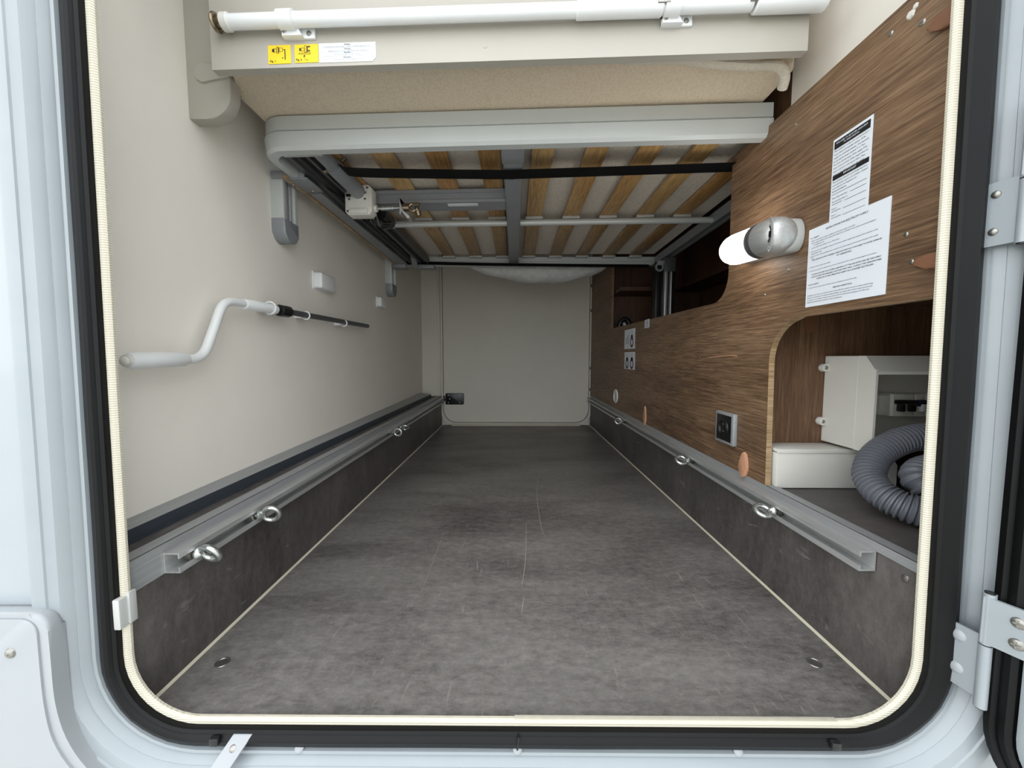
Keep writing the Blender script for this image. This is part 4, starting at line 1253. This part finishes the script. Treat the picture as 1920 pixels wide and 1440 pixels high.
lettering([(t, 0.00295, -0.714, z, 'LEFT') for t, z in body_t], 'ink_grey', sh, T, bold=0.01)
# tie-down stickers far along the panel
def tie_sticker(y0, y1, z0, z1, label, two, head):
    s = sheet('lashing_sticker', y0, y1, z0, z1, label, 'sticker', 'lashing stickers on the oak panel')
    T = on_oak(0.0012)
    w, h = y1 - y0, z1 - z0
    b = B()
    def eye(yc):
        zc = z0 + h * 0.32
        for i in range(14):
            a0, a1 = 2 * pi * i / 14, 2 * pi * (i + 1) / 14
            b.bm.faces.new([b.bm.verts.new((RX - 0.0012, yc + r * w * cos(a), zc + r * w * sin(a))) for r, a in ((0.085, a0), (0.15, a0), (0.15, a1), (0.085, a1))])
        b.bm.faces.new([b.bm.verts.new((RX - 0.0012, yc + dx * w, z0 + h * dz)) for dx, dz in ((-0.05, 0.50), (0.05, 0.50), (0.11, 0.60), (0.03, 0.72), (-0.03, 0.72), (-0.11, 0.60))])
    eye(y0 + w * 0.27)
    if two: eye(y0 + w * 0.72)
    b.build('printed_drawing', 'ink', s, smooth=False)['kind'] = 'stuff'
    lettering([(head, h * 0.14, -(y0 + w * 0.27), z0 + h * 0.80, 'CENTER')] + ([(head, h * 0.14, -(y0 + w * 0.72), z0 + h * 0.80, 'CENTER')] if two else []), 'ink', s, T, bold=0.02)
    if not two:
        for i in range(4):
            bar(s, y0 + w * (0.55 + 0.09 * i), y0 + w * (0.57 + 0.09 * i), z0 + h * 0.25, z0 + h * (0.75 - 0.06 * i), 'ink_grey', 'printed_line')
tie_sticker(1.722, 1.885, 0.527, 0.618, 'upper white lashing sticker with one ring drawing and fine print', False, '1x')
tie_sticker(1.716, 1.879, 0.432, 0.512, 'lower white lashing sticker with two ring drawings', True, '2x')
sm = sheet('small_label', 1.544, 1.597, 0.607, 0.640, 'tiny white label at the lower edge of the lift opening', 'sticker')
for i in range(4):
    bar(sm, 1.552, 1.588, 0.612 + 0.007 * i, 0.6145 + 0.007 * i, 'ink_grey', 'printed_line')
# oval turn caps
def oval_cap(y, z, h, w, mat, label, tilt=0.0, thick=0.008):
    n = 24
    poly = []
    for i in range(n):
        a = 2 * pi * i / n
        yy, zz = w * cos(a) * (1 - 0.42 * sin(a)), h * sin(a)
        poly.append((y + yy * cos(tilt) - zz * sin(tilt), z + yy * sin(tilt) + zz * cos(tilt)))
    b = B(); b.prism(poly, 'x', RX - thick, RX - 0.0002, 0.002)
    return tag(b.build('cover_cap', mat, origin=(RX, y, z - h)), label, 'cap', 'oval caps on the oak panel')
oval_cap(0.508, 0.905, 0.021, 0.0105, 'brown', 'brown oval cap high on the oak panel beside the cream trim', radians(-78))
oval_cap(0.504, 0.612, 0.020, 0.0095, 'brown', 'brown oval cap just above the locker niche beside the cream trim', radians(-82))
oval_cap(0.880, 0.241, 0.030, 0.013, 'tan', 'tan oval cap on the oak panel between socket and locker niche', radians(4))
oval_cap(1.562, 0.250, 0.040, 0.011, 'tan', 'tan oval cap standing off the far half of the oak panel', 0, 0.006)
# socket
so = thing('power_socket', 'black power socket in a silver frame low on the oak panel', 'socket', (RX, 0.957, 0.277))
b = B(); b.box(RX - 0.011, RX - 0.0002, 0.916, 0.998, 0.274, 0.352, 0.002); fr = b.build('socket_frame', 'anod', so)
b = B(); b.box(RX - 0.0122, RX - 0.0105, 0.924, 0.990, 0.281, 0.345, 0.001); b.build('socket_face', 'black', so)
b = B(); b.torus((RX - 0.0122, 0.957, 0.313), (0, 1, 0), (0, 0, 1), 0.020, 0.0016, 24, 6); b.torus((RX - 0.0122, 0.957, 0.313), (0, 1, 0), (0, 0, 1), 0.014, 0.001, 24, 6); b.build('socket_ring', 'black', so)
for z in (0.304, 0.322):
    b = B(); b.cyl((RX - 0.0124, 0.957, z), (RX - 0.0135, 0.957, z), 0.0026, 10); b.build('contact', 'steel', so)
# round grommet
b = B(); b.cyl((RX - 0.003, 2.02, 0.283), (RX - 0.0002, 2.02, 0.283), 0.036, 28); gm = b.build('wall_grommet', 'offwhite', origin=(RX, 2.02, 0.247))
tag(gm, 'round pale grommet low on the far end of the oak panel', 'grommet')
b = B(); b.torus((RX - 0.0032, 2.02, 0.283), (0, 1, 0), (0, 0, 1), 0.034, 0.003, 28, 8); b.build('rim', 'white_pl', gm)

# ------------------------------------------------------------------ locker niche contents
fu = thing('fuse_box', 'off-white fuse box with a smoky cover in the locker niche', 'fuse box', (0.80, 0.85, 0.298))
b = B()
b.box(0.690, 0.960, 0.776, 0.8615, 0.302, 0.492, 0.002)
b.box(0.6903, 0.6950, 0.7385, 0.777, 0.325, 0.466)
b.prism([(0.777, 0.492), (0.762, 0.492), (0.738, 0.462), (0.738, 0.456), (0.777, 0.456)], 'x', 0.690, 0.960)
b.prism([(0.777, 0.302), (0.762, 0.302), (0.738, 0.328), (0.738, 0.334), (0.777, 0.334)], 'x', 0.690, 0.960)
b.build('enclosure', 'offwhite', fu, smooth=False)
b = B(); b.box(0.6952, 0.958, 0.7385, 0.7410, 0.3342, 0.4558, 0.0005); b.build('clear_cover', 'smoky', fu)
for z in (0.347, 0.466):
    b = B(); b.prism(rnd_rect(0.676, 0.692, z - 0.009, z + 0.009, 0.008, 5, (1, 0, 0, 1)), 'y', 0.848, 0.8615, 0.001); lg = b.build('mounting_lug', 'offwhite', fu)
    b = B(); b.dome((0.683, 0.8478, z), (0, -1, 0), 0.0042, 0.002, 12, 2); b.build('screw', 'steel', lg)
b = B(); b.prism([(0.709, 0.372), (0.716, 0.374), (0.716, 0.413), (0.709, 0.419)], 'y', 0.770, 0.7758); b.build('side_tab', 'white_pl', fu)
xs = [(0.742, 0.782, 'black'), (0.784, 0.802, 'navy'), (0.804, 0.822, 'navy'), (0.824, 0.842, 'navy'), (0.844, 0.862, 'navy')]
for (xa, xb, c) in xs:
    b = B(); b.box(xa, xb, 0.752, 0.7758, 0.374, 0.416, 0.001); br_ = b.build('breaker', 'offwhite', fu)
    b = B(); b.box(xa + 0.001, xb - 0.001, 0.746, 0.7518, 0.398 if c == 'black' else 0.394, 0.406, 0.001); b.build('breaker_band', c, br_)
    m_ = 2 if c == 'black' else 1
    for i in range(m_):
        xc = xa + (xb - xa) * (i + 0.5) / m_
        b = B(); b.box(xc - 0.0045, xc + 0.0045, 0.743, 0.7518, 0.384, 0.398, 0.0015); b.build('toggle', c if c == 'black' else 'white_pl', br_)
b = B(); b.box(0.722, 0.740, 0.755, 0.7758, 0.376, 0.414, 0.001); b.build('blank', 'offwhite', fu)
# duct
b = B(); b.box(0.5525, 0.78, 0.800, 0.860, 0.2125, 0.292, 0.002); dc = tag(b.build('cable_duct', 'offwhite', origin=(0.66, 0.83, 0.2125)), 'pale plastic cable duct along the foot of the oak partition', 'duct')
b = B(); b.box(0.5525, 0.78, 0.798, 0.862, 0.2875, 0.2965, 0.001)
b.build('duct_lid', 'offwhite', dc)
b = B(); b.prism([(0.78, 0.2125), (0.78, 0.2955), (0.805, 0.262), (0.805, 0.2125)], 'y', 0.80, 0.860); b.build('duct_end', 'offwhite', dc)
b = B(); b.box(0.5520, 0.566, 0.838, 0.866, 0.2970, 0.3035, 0.0006); b.build('duct_bracket', 'steel', dc)
# corrugated hose
hp = [(1.00, 0.565, 0.2385), (0.88, 0.560, 0.2385), (0.76, 0.575, 0.2385), (0.70, 0.592, 0.2385), (0.652, 0.615, 0.241), (0.632, 0.645, 0.252), (0.634, 0.674, 0.268), (0.646, 0.692, 0.286), (0.675, 0.706, 0.312), (0.720, 0.711, 0.334), (0.775, 0.710, 0.344),
      (0.86, 0.700, 0.346), (0.95, 0.690, 0.344), (1.00, 0.665, 0.320), (1.00, 0.648, 0.288), (0.95, 0.638, 0.265), (0.87, 0.633, 0.262), (0.80, 0.632, 0.262), (0.752, 0.632, 0.262), (0.712, 0.637, 0.267), (0.692, 0.650, 0.279), (0.712, 0.663, 0.292), (0.752, 0.668, 0.297), (0.80, 0.668, 0.300), (0.86, 0.668, 0.300)]
sp = smooth_path(hp, 40)
acc = [0.0]
for i in range(1, len(sp)): acc.append(acc[-1] + (sp[i] - sp[i - 1]).length)
Ltot = acc[-1]
pitch = 0.0070
def at(d):
    import bisect
    i = min(max(bisect.bisect_right(acc, d) - 1, 0), len(sp) - 2)
    t = (d - acc[i]) / max(acc[i + 1] - acc[i], 1e-9)
    return sp[i].lerp(sp[i + 1], t)
pts, rad = [], []
d = 0.0
k = 0
while d < Ltot:
    for fr_, rr in ((0.0, 0.0212), (0.24, 0.0250), (0.56, 0.0250), (0.80, 0.0212)):
        dd = d + fr_ * pitch
        if dd < Ltot:
            pts.append(at(dd)); rad.append(rr * 0.98)
    d += pitch
b = B(); b.tube(pts, rad, 18, True)
tag(b.build('drain_hose', 'hose', origin=(0.75, 0.68, 0.2125), sharp=30), 'coiled grey corrugated drain hose on the locker shelf below the fuse box', 'hose')

# ------------------------------------------------------------------ behind the lift opening
ps = thing('lift_post', 'twin silver lift post standing behind the oak lift opening', 'post', (0.70, 1.82, 0.575))
for x0, x1 in ((0.690, 0.7035), (0.716, 0.724)):
    b = B(); b.box(x0, x1, 1.80, 1.83, 0.5752, 0.93, 0.003); b.build('upright', 'silver', ps)
b = B(); b.box(0.655, 0.688, 1.815, 1.87, 0.5752, 0.93, 0.002); b.box(0.7035, 0.716, 1.815, 1.835, 0.5752, 0.94); b.box(0.724, 0.745, 1.82, 1.87, 0.5752, 0.94); b.build('post_body', 'black', ps)
b = B(); b.box(0.684, 0.735, 1.795, 1.835, 0.880, 0.942, 0.001); hd = b.build('head_plate', 'grey_dark', ps)
for z in (0.892, 0.922):
    b = B(); b.dome((0.712, 1.7945, z), (0, -1, 0), 0.0035, 0.002, 10, 2); b.build('screw', 'zinc', hd)
b = B(); b.torus((0.664, 1.80, 0.90), (1, 0, 0), (0, 0, 1), 0.016, 0.005, 14, 6); b.box(0.655, 0.69, 1.795, 1.815, 0.91, 0.93, 0.002); b.build('pulley', 'grey_paint', ps)
cp = thing('cable_plug', 'black cable plug lying inside the far corner of the lift opening', 'plug', (0.59, 2.10, 0.60))
b = B(); b.tube(smooth_path([(0.565, 2.10, 0.5965), (0.567, 2.10, 0.66), (0.585, 2.10, 0.69), (0.61, 2.10, 0.685), (0.625, 2.10, 0.64), (0.628, 2.10, 0.5965)], 6), 0.013, 12); b.build('cable_loop', 'black', cp)
b = B(); b.tube([(0.580, 2.07, 0.67), (0.595, 2.065, 0.64), (0.602, 2.06, 0.60)], [0.008, 0.010, 0.008], 12); b.build('pin', 'grey_pl', cp)
